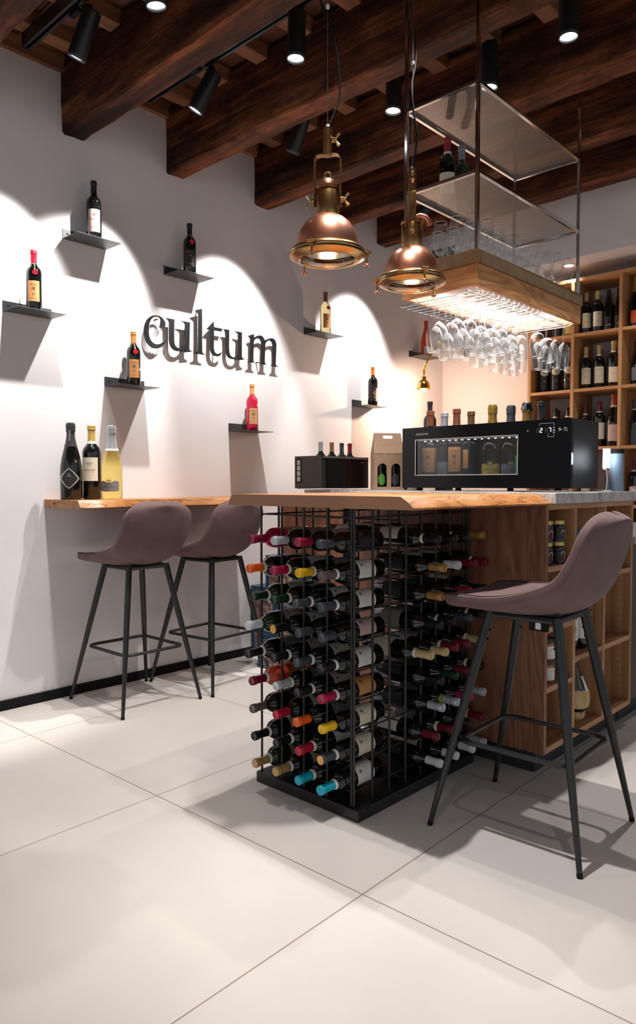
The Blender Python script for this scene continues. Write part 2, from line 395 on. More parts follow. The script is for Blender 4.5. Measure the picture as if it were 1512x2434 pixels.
# ------------------------------------------------------------------ the room
struct('floor', bx(-0.2, 6.6, -3.6, 6.0, -0.06, 0.0), floor_m)
struct('wall_left', bx(-0.2, 0.0, -3.6, 5.65, 0.0, 3.45), plaster_m)
struct('wall_back', bx(-0.2, 6.6, 5.45, 5.65, 0.0, 3.45), plaster_m)
struct('baseboard_left', bx(0.0, 0.015, -3.6, 5.45, 0.0, 0.05), matt_black, 0.002)
struct('baseboard_back', bx(0.0, 1.0, 5.435, 5.45, 0.0, 0.05), matt_black, 0.002)
# dropped soffit along the back wall, with an air grille
struct('trim_1', bx(0.0, 4.2, 4.95, 5.45, 2.70, 3.25), plaster_m)
v = MB()
for i in range(7): v.box(0.08, 0.42, 4.938, 4.955, 2.83 + i * 0.022, 2.842 + i * 0.022)
v.box(0.06, 0.44, 4.944, 4.949, 2.81, 3.0)
tag(v.build('air_grille', matt_black, None, 0), 'black slatted air grille in the white soffit at the back', 'vent')
d = thing('recessed_downlight', 'small round recessed downlight under the soffit above the wine shelves', 'ceiling light', (1.31, 5.08, 2.699))
MB().lathe([(0.045, 0), (0.045, -0.006), (0.034, -0.006), (0.034, 0.0)], n=24).build('ring', mat('white_trim_ring', (0.8, 0.8, 0.8), 0.4), d)
MB().lathe([(0.0, -0.003), (0.034, -0.003)], n=24).build('lens', lens_on, d)
light('SPOT', (1.31, 5.08, 2.68), (1.31, 5.0, 0), 22, (1, 0.9, 0.8), spot_size=R(100), spot_blend=0.8, shadow_soft_size=0.03)
# ceiling boards, joists and the heavy beams
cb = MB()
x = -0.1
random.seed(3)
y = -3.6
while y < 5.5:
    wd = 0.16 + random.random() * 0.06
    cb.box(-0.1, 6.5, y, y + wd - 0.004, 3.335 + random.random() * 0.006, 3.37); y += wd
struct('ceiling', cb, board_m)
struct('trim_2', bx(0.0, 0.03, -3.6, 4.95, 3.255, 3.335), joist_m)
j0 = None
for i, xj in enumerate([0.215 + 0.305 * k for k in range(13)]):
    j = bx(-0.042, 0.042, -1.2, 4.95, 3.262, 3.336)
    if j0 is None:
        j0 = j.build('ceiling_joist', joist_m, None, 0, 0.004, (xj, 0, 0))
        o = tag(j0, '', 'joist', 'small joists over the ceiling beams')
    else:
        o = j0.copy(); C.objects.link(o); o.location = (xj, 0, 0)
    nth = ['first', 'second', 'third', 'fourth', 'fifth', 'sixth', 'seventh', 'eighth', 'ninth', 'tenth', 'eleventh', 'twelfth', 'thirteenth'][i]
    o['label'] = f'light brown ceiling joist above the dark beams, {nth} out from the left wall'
def beam(y0, y1, z0, label, seed):
    random.seed(seed); mb = MB(); n = 60; rings = []
    for i in range(n + 1):
        x = -0.12 + 6.6 * i / n
        def jt(a): return (random.random() - 0.5) * a
        ch = 0.012
        rings.append([(x, y0 + jt(.006), 3.30), (x, y0 + jt(.008), z0 + 0.16), (x, y0 + jt(.008), z0 + ch + jt(.01)), (x, y0 + ch + jt(.012), z0 + jt(.006)),
                      (x, (y0 + y1) / 2, z0 + jt(.006)), (x, y1 - ch + jt(.012), z0 + jt(.006)), (x, y1 + jt(.008), z0 + ch + jt(.01)), (x, y1 + jt(.008), z0 + 0.16), (x, y1 + jt(.006), 3.30)])
    m = len(rings[0]); o = [p for r_ in rings for p in r_]; f = []
    for i in range(n):
        for k in range(m - 1): f.append((i * m + k, (i + 1) * m + k, (i + 1) * m + k + 1, i * m + k + 1))
        f.append((i * m + m - 1, (i + 1) * m + m - 1, (i + 1) * m, i * m))
    mb.add(o, f + [tuple(range(m)), tuple(n * m + k for k in range(m))])
    b = mb.build('ceiling_beam', beam_m, None, 30)
    tag(b, label, 'beam', 'old dark beams across the ceiling'); return b
BE = [(1.215, 1.345, 2.945, 'rough dark wooden beam cut by the upper left corner of the picture'),
      (1.895, 2.025, 2.95, 'rough dark wooden beam above the two topmost wall bottles'),
      (2.545, 2.672, 2.945, 'rough dark wooden beam second along the wall, above the black lettering'),
      (3.235, 3.370, 2.953, 'rough dark wooden beam whose end shows left of the larger copper pendant'),
      (3.885, 4.015, 2.975, 'rough dark wooden beam passing right behind the larger copper pendant'),
      (4.515, 4.650, 3.005, 'last rough dark wooden beam, ending at the wall between the two copper pendants')]
for i, (a, b_, z, l) in enumerate(BE): beam(a, b_, z, l, i + 11)

# ------------------------------------------------------------------ lighting tracks and spotlights
def track(y, x0, x1, label):
    t = thing('lighting_track', label, 'light track', (0, y, 3.196), group='black lighting tracks')
    mb = MB(); mb.box(x0, x1, -0.020, -0.007, 0, 0.050); mb.box(x0, x1, 0.007, 0.020, 0, 0.050); mb.box(x0, x1, -0.020, 0.020, 0.050, 0.064)
    mb.build('rail', black_metal, t, 0)
    bx(x0 - 0.006, x0, -0.022, 0.022, -0.001, 0.065).build('end_cap', matt_black, t, 0)
track(1.63, 0.18, 4.2, 'black lighting track nearest the camera, between the first two beams')
track(2.30, 0.19, 4.2, 'black lighting track running above the letters, between the second and third beam')
track(2.97, 0.30, 4.2, 'black lighting track passing just above the glass rack')
track(4.24, 0.30, 2.6, 'black lighting track farthest back near the soffit')
SPL = {'A': 'black spotlight tilted to the wall, in the upper left corner', 'B': 'black spotlight cut by the top edge, left of the centre',
 'C': 'black upright spotlight hanging left of the larger pendant cable', 'D': 'black tilted spotlight above the beam end, left of the pendants',
 'E': 'black spotlight turned away from view, left of the larger copper pendant', 'F': 'black upright spotlight between the two pendant cables',
 'G': 'black spotlight at the upper right, with a lit lens', 'H': 'black spotlight farthest back by the wall', 'K': 'black spotlight partly hidden behind the top tier of the glass shelf'}
for k, (p, a) in HEADS.items():
    if k not in SPL: continue
    P = Vector(p); d = (Vector(a) - P).normalized()
    t = thing('track_spotlight', SPL[k], 'spotlight', (p[0], p[1], 3.212), group='black track spotlights')
    Q = d.to_track_quat('-Z', 'Y').to_matrix(); off = P - Vector(t.location)
    body = MB().lathe([(0.0, 0.205), (0.036, 0.205), (0.040, 0.200), (0.040, 0.0), (0.036, 0.0), (0.034, 0.004), (0.034, 0.03), (0.0, 0.03)], off, 28, Q).build('body', black_metal, t)
    MB().lathe([(0.0401, 0.012), (0.0408, 0.010), (0.0408, 0.002), (0.0401, 0.0)], off, 28, Q).build('bezel', mat('grey_bezel', (0.07, 0.075, 0.08), 0.3), body)
    MB().lathe([(0.0, 0.008), (0.033, 0.008)], off, 24, Q).build('lens', lens_on if k != 'X' else matt_black, t)
    top = off + Q @ Vector((0, 0, 0.19)); sx = top.x
    MB().tube([top, (top.x, top.y, -0.02), (top.x * 0.4, top.y * 0.4, -0.005)], 0.008, 8).build('stem', black_metal, t)
    bx(-0.035, 0.035, -0.012, 0.012, -0.034, -0.0165).build('adapter', matt_black, t, 0)
# ------------------------------------------------------------------ bottles
PROF = {
 'bordeaux': [(0, .006), (.030, 0), (.0345, .001), (.0375, .006), (.0375, .186), (.0365, .196), (.032, .209), (.024, .219), (.0175, .228), (.0150, .240), (.0142, .255), (.0138, .284), (.0152, .286), (.0152, .296), (.0145, .300), (0, .300)],
 'burgundy': [(0, .006), (.034, 0), (.039, .001), (.0415, .006), (.0415, .135), (.040, .150), (.034, .176), (.026, .202), (.0185, .226), (.0155, .245), (.0145, .284), (.0155, .286), (.0155, .296), (.0148, .300), (0, .300)],
 'sparkling': [(0, .008), (.036, 0), (.041, .001), (.044, .008), (.044, .120), (.0425, .140), (.037, .172), (.029, .205), (.0215, .232), (.0170, .255), (.0152, .285), (.0165, .288), (.0165, .298), (.0150, .302), (0, .302)],
 'slim': [(0, .006), (.030, 0), (.034, .001), (.036, .006), (.036, .130), (.034, .160), (.028, .195), (.021, .228), (.0165, .255), (.0142, .290), (.0150, .300), (.0150, .318), (0, .320)],
}
CAPS = {
 'bordeaux': [(.0154, .238), (.0148, .255), (.0146, .280), (.0150, .2815), (.0167, .284), (.0167, .2905), (.0160, .2915), (.0160, .2925), (.0167, .2935), (.0165, .299), (.0150, .3016), (.0120, .3016), (.0112, .3010), (0, .3010)],
 'burgundy': [(.0163, .242), (.0153, .284), (.0165, .286), (.0165, .297), (.0155, .3012), (0, .3014)],
 'sparkling': [(.0265, .2165), (.0222, .2325), (.0177, .2555), (.0162, .276), (.0178, .280), (.0186, .287), (.0178, .291), (.0190, .296), (.0190, .306), (.0172, .313), (.0125, .3165), (0, .317)],
 'slim': [(.0172, .256), (.0150, .291), (.0157, .300), (.0157, .320), (0, .3213)],
}
BANDS = {'bordeaux': [(.0182, .2262), (.0158, .2375)], 'burgundy': [(.0192, .2262), (.0167, .2410)], 'sparkling': [(.0292, .2072), (.0267, .2165)], 'slim': [(.0182, .246), (.0170, .256)]}
RAD = {'bordeaux': .0375, 'burgundy': .0415, 'sparkling': .044, 'slim': .036}
MESH = {}
def cached(key, fn):
    if key not in MESH: MESH[key] = fn()
    return MESH[key]
def col_mat(kind, c, rough=0.4, metal=0.0, coat=0.0):
    return mat(kind + '_%02x%02x%02x' % tuple(int(v * 255) for v in c), c, rough, metal, coat=coat)
def gl(c, rough=0.06):
    return mat('bottle_glass_%02x%02x%02x' % tuple(int(v * 255) for v in c), c, rough, coat=0.3)
DARK = gl((.004, .005, .004)); GREEN = gl((.012, .022, .010)); BROWN = gl((.018, .008, .003))
def tinted(name, col):
    return mat(name, col, 0.03, trans=1.0, ior=1.33)
PALE = tinted('pale_gold_wine', (.93, .78, .25)); PALE2 = tinted('straw_wine', (.90, .80, .42))
ROSE = mat('rose_wine', (.85, .02, .10), 0.04, trans=0.75, ior=1.33, coat=0.5); CORAL = mat('coral_wine', (.86, .10, .05), 0.05, trans=0.5, ior=1.33, coat=0.4)
def dense(P, step=.10):
    out = []
    for i in range(len(P)):
        a, b = P[i], P[(i + 1) % len(P)]; n = max(1, int(math.ceil(abs(b[0] - a[0]) / step)))
        for k in range(n): out.append((a[0] + (b[0] - a[0]) * k / n, a[1] + (b[1] - a[1]) * k / n))
    return out
def label_patch(r, z0, z1, half, n=14, shape='rect', r1=None):
    mb = MB(); o = []; f = []; rows = 12 if shape != 'rect' else 1
    if shape == 'rect':
        return mb.lathe([(r, z0), (r, z1)], n=n, a0=-half, a1=half).mesh('label', 60)
    shape = dense(shape)
    # outline given in label units u (-1..1) v (0..1)
    for (u, v_) in shape: o.append((r * math.cos(u * half), r * math.sin(u * half), z0 + (z1 - z0) * v_))
    cz = (z0 + z1) / 2; m = len(o)
    # fan in strips so that the patch keeps to the curve
    K = 6; rings = []
    for k in range(1, K + 1):
        rings.append([(r * math.cos(u * half * k / K), r * math.sin(u * half * k / K), cz + (z0 + (z1 - z0) * v_ - cz) * k / K) for (u, v_) in shape])
    vs = [(r, 0, cz)] + [p for rg in rings for p in rg]; fs = [(0, 1 + i, 1 + (i + 1) % m) for i in range(m)]
    for k in range(K - 1):
        for i in range(m):
            a = 1 + k * m; b = 1 + (k + 1) * m; fs.append((a + i, b + i, b + (i + 1) % m, a + (i + 1) % m))
    return mb.add(vs, fs).mesh('label', 60)
CREAM = mat('cream_paper', (.72, .66, .50), .7); WHITE = mat('white_paper', (.75, .72, .68), .7); BLUSH = mat('blush_paper', (.55, .41, .36), .7)
OCHRE = mat('ochre_paper', (.58, .26, .085), .65); INK = mat('dark_ink', (.03, .02, .015), .6); REDINK = mat('wine_red_ink', (.35, .03, .05), .6)
GREYP = mat('grey_paper', (.20, .19, .19), .6); BLACKP = mat('black_paper', (.012, .012, .013), .5); GOLDINK = mat('gold_ink', (.62, .40, .12), .4, .6); SILVER = mat('silver_ink', (.55, .55, .57), .35, .5)
def bottle(label, loc, kind='bordeaux', glass=None, cap=(.02, .02, .02), capm=0.0, lab=None, lz=(.055, .135), lh=1.0, ang=0.0, scale=1.0,
           group=None, band=None, texts=None, emblem=None, seal=False, shape='rect', rot=None, capname='capsule', caprough=.35, top=None):
    """ang turns the front label; texts = [(string, size, z, material)]"""
    t = thing('wine_bottle', label, 'bottle', loc, ang, group)
    if rot is not None: t.rotation_mode = 'QUATERNION'; t.rotation_quaternion = rot
    if scale != 1.0: t.scale = (scale,) * 3
    put('bottle_body', cached(('b', kind), lambda: MB().lathe(PROF[kind], n=32).mesh('bottle_body', 50)), glass or DARK, t)
    if cap is not None:
        if kind == 'sparkling':
            def foil():
                mb = MB(); pr = CAPS[kind]; n = 40; o = []; f = []; random.seed(5)
                for i, (r, z) in enumerate(pr):
                    for k in range(n): o.append(((r + (random.random() * .0009 if i > 2 else 0)) * math.cos(2 * math.pi * k / n), (r + (random.random() * .0009 if i > 2 else 0)) * math.sin(2 * math.pi * k / n), z + (.0022 * math.sin(2 * math.pi * k / n * 3) if i == 0 else 0)))
                for i in range(len(pr) - 1):
                    for k in range(n): f.append((i * n + k, i * n + (k + 1) % n, (i + 1) * n + (k + 1) % n, (i + 1) * n + k))
                return mb.add(o, f).mesh('foil', 25)
            me = cached(('c', kind), foil)
        else: me = cached(('c', kind), lambda: MB().lathe(CAPS[kind], n=28).mesh('capsule', 40))
        put('foil' if kind == 'sparkling' else 'capsule', me, col_mat('capsule', cap, caprough, capm), t)
    if top is not None: put('capsule_top', cached(('ct', kind), lambda: MB().lathe([(0, .3022), (.0118, .3026), (.0150, .3016)], n=24).mesh('capsule_top')), col_mat('capsule', top, .4), t)
    if band: put('neck_band', cached(('n', kind), lambda: MB().lathe([(r + .0004, z) for r, z in BANDS[kind]], n=28).mesh('neck_band')), band, t)
    if lab is not None:
        r = RAD[kind] + .0006
        l = put('label', cached(('l', kind, lz, lh, str(shape)), lambda: label_patch(r, lz[0], lz[1], lh, shape=shape)), lab, t)
        for it in (texts or []):
            s, size, z, m = it[:4]; sq = it[4] if len(it) > 4 else 1.0
            mb = MB(); round_text(mb, s, size, r + .0006, z, 0, sq); mb.build('label_text', m, l, 0)
        if emblem:
            for kind_, z, s, m in (emblem if isinstance(emblem, list) else [emblem]):
                mb = MB(); rr = r + .0007
                def P_(u, v_): return (rr * math.cos(u / rr), rr * math.sin(u / rr), z + v_)
                if kind_ == 'wreath':
                    for k in range(14):
                        a = 2 * math.pi * k / 14; ca, sa = math.cos(a), math.sin(a)
                        mb.add([P_(s * ca * .8, s * sa * .8), P_(s * (ca * .95 - sa * .12), s * (sa * .95 + ca * .12)), P_(s * ca * 1.12, s * sa * 1.12), P_(s * (ca * .95 + sa * .12), s * (sa * .95 - ca * .12))], [(0, 1, 2, 3)])
                    q = [P_(s * .42 * math.cos(2 * math.pi * k / 9) * (1 + .25 * (k % 2)), s * .5 * math.sin(2 * math.pi * k / 9) * (1 + .25 * (k % 2))) for k in range(9)]
                    mb.add([P_(0, 0)] + q, [(0, 1 + k, 1 + (k + 1) % 9) for k in range(9)])
                elif kind_ == 'crown':
                    for k in range(5):
                        u = (k - 2) * s * .42; mb.add([P_(u - s * .15, 0), P_(u + s * .15, 0), P_(u + (k - 2) * s * .05, s * .9)], [(0, 1, 2)])
                        c0 = (u + (k - 2) * s * .05, s * .98); q = [P_(c0[0] + s * .09 * math.cos(a), c0[1] + s * .09 * math.sin(a)) for a in [2 * math.pi * i / 6 for i in range(6)]]
                        mb.add(q, [tuple(range(6))])
                    mb.add([P_(-s, -s * .35), P_(s, -s * .35), P_(s, .15 * s), P_(-s, .15 * s)], [(0, 1, 2, 3)])
                elif kind_ == 'bar': mb.add([P_(-s, 0), P_(s, 0), P_(s, .0006), P_(-s, .0006)], [(0, 1, 2, 3)])
                elif kind_ == 'disc': mb.add([P_(s * math.cos(2 * math.pi * k / 16), s * math.sin(2 * math.pi * k / 16)) for k in range(16)], [tuple(range(16))])
                elif kind_ == 'diamond':
                    q = [(0, -1.0), (.33, -.75), (.95, -.05), (.95, .05), (.33, .75), (0, 1.0), (-.33, .75), (-.95, .05), (-.95, -.05), (-.33, -.75)]; q = dense(q); K = 6; vs_ = [P_(0, 0)]; fs_ = []
                    rr -= .0003
                    for kk in range(1, K + 1): vs_ += [P_(a * s * kk / K, b * s * kk / K) for a, b in q]
                    n_ = len(q); fs_ += [(0, 1 + i_, 1 + (i_ + 1) % n_) for i_ in range(n_)]
                    for kk in range(K - 1): fs_ += [(1 + kk * n_ + i_, 1 + (kk + 1) * n_ + i_, 1 + (kk + 1) * n_ + (i_ + 1) % n_, 1 + kk * n_ + (i_ + 1) % n_) for i_ in range(n_)]
                    mb.add(vs_, fs_)
                elif kind_ == 'dash':
                    for k in range(3):
                        mb.add([P_(-s, -k * .004), P_(s, -k * .004), P_(s, .0008 - k * .004), P_(-s, .0008 - k * .004)], [(0, 1, 2, 3)])
                mb.build('emblem', m, l, 0)
    if seal:
        s_ = MB(); a = .12
        s_.tube([(.0165 * math.cos(a_), .0165 * math.sin(a_), .2335) for a_ in [2 * math.pi * k / 14 for k in range(14)]], .0009, 6, closed=True)
        s_.tube([(.0165, .002, .233), (.024, .005, .222), (.0335, .007, .207), (.0385, .008, .196)], .0012, 6)
        s_.build('string', mat('raffia', (.62, .50, .28), .8), t)
        M_ = Matrix.Rotation(R(90), 3, 'Y')
        MB().lathe([(0, -.001), (.0115, -.001), (.0128, .001), (.0118, .0035), (.009, .003), (0, .003)], (.0385, .008, .186), 14, M_).build('wax_seal', mat('red_wax', (.72, .005, .03), .3), t)
    return t
met = [('METIUSCO', .0105, .127, INK, .8), ('23', .0165, .080, INK), ('SALENTO', .0062, .060, INK)]
metem = [('wreath', .107, .0115, INK), ('bar', .0925, .016, INK)]
LZM = (.045, .145)
# ------------------------------------------------------------------ shelves on the wall with one bottle each
def wall_shelf(y0, z0, label, y1=None):
    wd = (y1 or y0 + .255) - y0
    t = thing('wall_shelf', label, 'shelf', (0, y0, z0), group='small black metal shelves on the white wall')
    MB().box(0.0005, .155, 0, wd, 0, .0025).build('tray', shelf_metal, t, 0, .0006)
    MB().box(0.0005, .0030, 0, wd, 0.0025, .052).build('back_plate', shelf_metal, t, 0, .0006)
    for yy in (.028, wd - .028):
        MB().lathe([(0, .0045), (.0045, .0040), (.0055, .003)], (0, yy, .030), 10, Matrix.Rotation(R(90), 3, 'Y')).build('screw', matt_black, t)
    return t
WS = [(1.570, 1.979, 'left'), (1.890, 2.408, 'top'), (2.520, 2.354, 'x'), (2.125, 1.666, 'x'), (3.005, 1.465, 'x'), (3.695, 2.182, 'x'), (4.217, 1.718, 'x'), (4.947, 2.185, 'x')]
WL = ['black metal wall shelf at the left edge with the red capped bottle', 'highest black metal wall shelf, under the bottle with the pale pink label',
      'black metal wall shelf above the letters, under the all black bottle', 'black metal wall shelf left of the letters under the orange capped dark bottle',
      'black metal wall shelf carrying the bright red rosé bottle', 'black metal wall shelf right of the letters under the white wine bottle',
      'black metal wall shelf above the cardboard carrier with an orange capped dark bottle', 'black metal wall shelf in the back corner behind the brass lamp']
for (y, z, _), l in zip(WS, WL): wall_shelf(y, z, l)
FA = R(-28)      # labels face into the room and a little to the camera
SG = 'single bottles on the wall shelves'
def onshelf(i, dy=.128, dx=.085): return (dx, WS[i][0] + dy, WS[i][1] + .0026)
bottle('dark wine bottle with a red capsule, ochre label and red seal on the leftmost shelf', onshelf(0, .122), cap=(.45, .004, .02), lab=OCHRE, lz=LZM, lh=.75, ang=FA, group=SG, seal=True, texts=met, emblem=metem)
bottle('dark wine bottle with a pale pink label on the highest wall shelf', onshelf(1, .135), cap=(.008, .008, .008), lab=BLUSH, lz=(.035, .150), lh=.85, ang=FA, group=SG,
       texts=[('PATRUNALE', .0110, .098, INK, .85), ('~ ~ ~', .006, .086, INK), ('SALENTO', .006, .058, INK)], emblem=[('wreath', .122, .0105, REDINK)], scale=1.02)
bottle('all black wine bottle with a red seal on the shelf above the letters', onshelf(2, .125), cap=(.006, .006, .006), lab=BLACKP, lz=LZM, lh=.8, ang=FA, group=SG, seal=True,
       texts=[('METIUSCO', .0105, .127, GOLDINK, .8), ('SALENTO', .0062, .060, GOLDINK)], emblem=[('wreath', .107, .0085, GOLDINK)])
bottle('dark wine bottle with an orange capsule and red seal beside the letter c', onshelf(3, .132), cap=(.72, .28, .08), lab=OCHRE, lz=LZM, lh=.75, ang=FA, group=SG, seal=True, texts=met, emblem=metem)
bottle('bright red rosé bottle with an orange capsule under the letters', onshelf(4, .128), glass=ROSE, cap=(.80, .40, .12), lab=mat('apricot_paper', (.62, .36, .15), .65), lz=LZM, lh=.75, ang=FA, group=SG, seal=True, texts=met, emblem=metem)
bottle('clear white wine bottle with a brown capsule right of the letters', onshelf(5, .135), glass=PALE2, cap=(.22, .075, .035), lab=OCHRE, lz=LZM, lh=.75, ang=FA, group=SG, seal=True, texts=met, emblem=metem)
bottle('dark wine bottle with an orange capsule on the shelf above the cardboard carrier', onshelf(6, .150), cap=(.80, .18, .02), lab=BLACKP, lz=(.04, .14), lh=.9, ang=FA, group=SG, emblem=[('disc', .10, .012, OCHRE), ('wreath', .07, .010, OCHRE)])
bottle('coral red bottle with a pale label on the back corner shelf', onshelf(7, .125), kind='sparkling', glass=CORAL, cap=(.5, .08, .04), lab=WHITE, lz=(.02, .085), lh=.8, ang=FA, group=SG, scale=.95)

# ------------------------------------------------------------------ the lettering "cultum"
def wy(px, py):    # crop pixels of the photo's lettering, back-projected onto the plane of the letters: (y, z)
    X = 300 + px / 3.78; Y = 700 + py / 3.78
    f0 = Vector((-math.sin(R(43.1)), math.cos(R(43.1)), 0)); rt = Vector((math.cos(R(43.1)), math.sin(R(43.1)), 0)); u0 = Vector((0, 0, 1)); p = R(2.2256)
    d = (f0 * math.cos(p) - u0 * math.sin(p)) + rt * ((X - 756) / 1724) + (u0 * math.cos(p) + f0 * math.sin(p)) * ((1217 - Y) / 1724)
    t = (0.036 - 3.596) / d.x
    return (t * d.y, 1.13 + t * d.z)
GLY = [('c', [(262,186),(300,192),(330,213),(350,245),(355,275),(345,296),(328,301),(312,292),(306,275),(309,255),(313,238),(310,218),(295,203),(272,197),(255,200),(232,213),(213,245),(203,290),(203,340),(211,385),(227,418),(250,440),(280,449),(310,442),(335,427),(353,410),(360,408),(357,424),(340,452),(315,475),(285,486),(250,484),(215,466),(187,435),(168,392),(160,345),(161,300),(170,262),(188,225),(215,200),(240,188)]),
 ('u', [(358,210),(434,224),(432,400),(434,440),(445,465),(465,480),(485,483),(505,475),(522,458),(529,440),(531,270),(522,250),(492,236),(574,250),(568,490),(572,500),(595,513),(527,520),(526,480),(505,500),(480,510),(450,508),(420,492),(400,465),(390,430),(388,400),(388,250),(380,228)]),
 ('l', [(683,127),(684,510),(690,530),(717,544),(617,530),(640,522),(648,505),(650,180),(645,163),(617,142)]),
 ('t', [(788,242),(790,292),(866,308),(856,333),(790,322),(788,480),(795,515),(812,533),(835,535),(850,522),(861,520),(850,545),(830,557),(800,553),(775,537),(760,510),(755,475),(757,320),(725,309)]),
 ('u', [(874,309),(927,318),(925,490),(930,530),(942,553),(960,565),(978,563),(995,548),(1003,530),(1008,360),(1000,345),(976,328),(1042,341),(1040,555),(1045,570),(1064,584),(1010,592),(1008,556),(990,573),(965,583),(940,578),(915,562),(900,535),(893,495),(893,350),(888,325)]),
 ('m', [(1149,356),(1149,395),(1165,378),(1190,367),(1215,368),(1235,385),(1247,412),(1270,402),(1300,391),(1325,396),(1343,415),(1351,450),(1345,625),(1350,640),(1366,652),(1297,641),(1312,632),(1317,620),(1317,460),(1312,430),(1295,412),(1275,415),(1252,436),(1250,470),(1246,605),(1250,620),(1262,632),(1195,625),(1210,615),(1214,600),(1217,440),(1210,410),(1195,395),(1172,393),(1150,412),(1147,445),(1143,590),(1146,603),(1160,614),(1090,606),(1107,597),(1112,585),(1116,400),(1112,388),(1098,370)])]
LLAB = ['black letter c, first of the wall lettering', 'black letter u standing between the c and the l', 'black letter l, the tallest of the wall lettering', 'black letter t with a slanted crossbar', 'black letter u standing between the t and the m', 'black letter m, last of the wall lettering']
def smooth_poly(P, n=2):
    # corner keeping rounding: only blunt corners are cut
    for _ in range(n):
        out = []
        for i in range(len(P)):
            a, b, c = Vector(P[i - 1]), Vector(P[i]), Vector(P[(i + 1) % len(P)])
            d1, d2 = (b - a), (c - b)
            if d1.length > 0 and d2.length > 0 and d1.normalized().dot(d2.normalized()) > .55 and d1.length < 90 and d2.length < 90:
                out += [tuple(b + (a - b) * .25), tuple(b + (c - b) * .25)]
            else: out.append(tuple(b))
        P = out
    return P
for (ch, poly), lb in zip(GLY, LLAB):
    t = thing('wall_letter', lb, 'letter', (0, 0, 0), group='black letters spelling cultum on the wall')
    q = [wy(*p) for p in smooth_poly(poly)]
    ys = [a for a, b in q]; zs = [b for a, b in q]; cyy, czz = sum(ys) / len(ys), sum(zs) / len(zs); t.location = (0.0, cyy, czz)
    q = [(a - cyy, b - czz) for a, b in q]
    me = MB().prism(q, lambda a, b: (.030, a, b), lambda a, b: (.036, a, b))
    me.build('letter_face', letter_m, t, 0)
    # little stand-off pins behind a stroke
    k0 = min(range(len(q)), key=lambda i: q[i][1]); k1 = max(range(len(q)), key=lambda i: q[i][1])
    for kk, dz in ((k0, .012), (k1, -.020)):
        a = q[kk][0] * (.92 if ch != 'l' else .2); MB().tube([(0, a, q[kk][1] + dz), (.031, a, q[kk][1] + dz)], .004, 8).build('pin', letter_m, t)

# ------------------------------------------------------------------ live edge counter along the wall and the three magnums
def live_slab(y0, y1, xl, xr, z0, z1, seed, left_slope=.02, right_slope=.045, n=44, xl_fix=False, amp=.012, cut=None):
    random.seed(seed); ph = [random.random() * 6 for _ in range(8)]; mb = MB(); rings = []
    for i in range(n + 1):
        y = y0 + (y1 - y0) * i / n
        wv = amp * (math.sin(y * 7 + ph[0]) + .6 * math.sin(y * 17 + ph[1]) + .35 * math.sin(y * 41 + ph[2]))
        wt = amp * (.7 * math.sin(y * 9 + ph[3]) + .5 * math.sin(y * 23 + ph[4]))
        wl = 0 if xl_fix else amp * (math.sin(y * 6 + ph[5]) + .5 * math.sin(y * 15 + ph[6]))
        if cut: wv *= min(1, (y - y0) * 12); wt *= min(1, (y - y0) * 12)
        m = .5 * (z0 + z1); XR = xr(y) if callable(xr) else xr
        rings.append([(xl + wl, y, z0), (xl + wl + left_slope * .35, y, m), (xl + wl + left_slope, y, z1), (XR + wt - right_slope, y, z1),
                      (XR + (wt + wv) / 2 - right_slope * .55, y, z0 + (z1 - z0) * .68), (XR + (wt + wv) / 2 - right_slope * .30, y, m), (XR + wv - right_slope * .02, y, z0 + (z1 - z0) * .16), (XR + wv - .004, y, z0)])
    m = 8; o = [p for r_ in rings for p in r_]; f = []
    for i in range(n):
        for k in range(m): f.append((i * m + k, i * m + (k + 1) % m, (i + 1) * m + (k + 1) % m, (i + 1) * m + k))
    return mb, o, f, m, n
t = thing('wall_counter', 'light oak live edge bar counter fixed along the white wall', 'counter', (0, 0, 0))
mb, o, f, m, n = live_slab(1.77, 3.05, .001, lambda y: .40 - max(0, 1.86 - y) * .5 + .02 * math.sin(y * 5), 1.008, 1.049, 4, .001, .015, xl_fix=True, amp=.006)
mb.add(o, f + [tuple(range(m)), tuple(n * m + k for k in range(m))[::-1]]); mb.build('counter_board', slab_top_m, t, 30)
kn = mat('dark_knot', (.03, .018, .012), .8)
k = MB(); k.lathe([(0, .0), (.007, .0)], (0.11, 1.7685, 1.030), 10, Matrix.Rotation(R(90), 3, 'X')); k.build('knot', kn, t, 0)
MG = 'magnum bottles on the wall counter'
DIAM = [(0, 0), (.32, .12), (1, .47), (1, .53), (.32, .88), (0, 1), (-.32, .88), (-1, .53), (-1, .47), (-.32, .12)]
bottle('dark sparkling magnum with a black diamond label, leftmost on the wall counter', (.15, 1.842, 1.0495), 'sparkling', glass=DARK, cap=(.035, .035, .038), lab=SILVER, lz=(.045, .129), lh=.98, ang=R(-40), scale=1.235, group=MG, shape=DIAM,
       emblem=[('diamond', .087, .038, BLACKP), ('bar', .093, .012, SILVER), ('bar', .074, .010, SILVER)], texts=[('N', .011, .103, SILVER), ('BONFINI', .0050, .096, SILVER), ('spumante', .004, .078, REDINK)])
b_ = bottle('dark red wine magnum with a yellow capsule and a cream label, middle of the counter', (.155, 1.955, 1.0495), 'bordeaux', glass=DARK, cap=(.62, .42, .10), lab=CREAM, lz=(.075, .170), lh=.92, ang=R(-44), scale=1.27, group=MG, band=WHITE,
       texts=[('RUBINELLI', .0068, .1475, INK), ('VAJOL', .0068, .1395, INK), ('amarone', .0125, .1205, REDINK), ('DELLA VALPOLICELLA', .0031, .1115, INK), ('CLASSICO', .0033, .100, INK), ('2012', .0035, .090, INK)], emblem=[('dash', .107, .018, INK)])
FRL = [(-1, .06), (-.5, 0), (.5, 0), (1, .06), (1, .72), (.55, .80), (.3, .70), (-.3, .70), (-.55, .80), (-1, .72)]
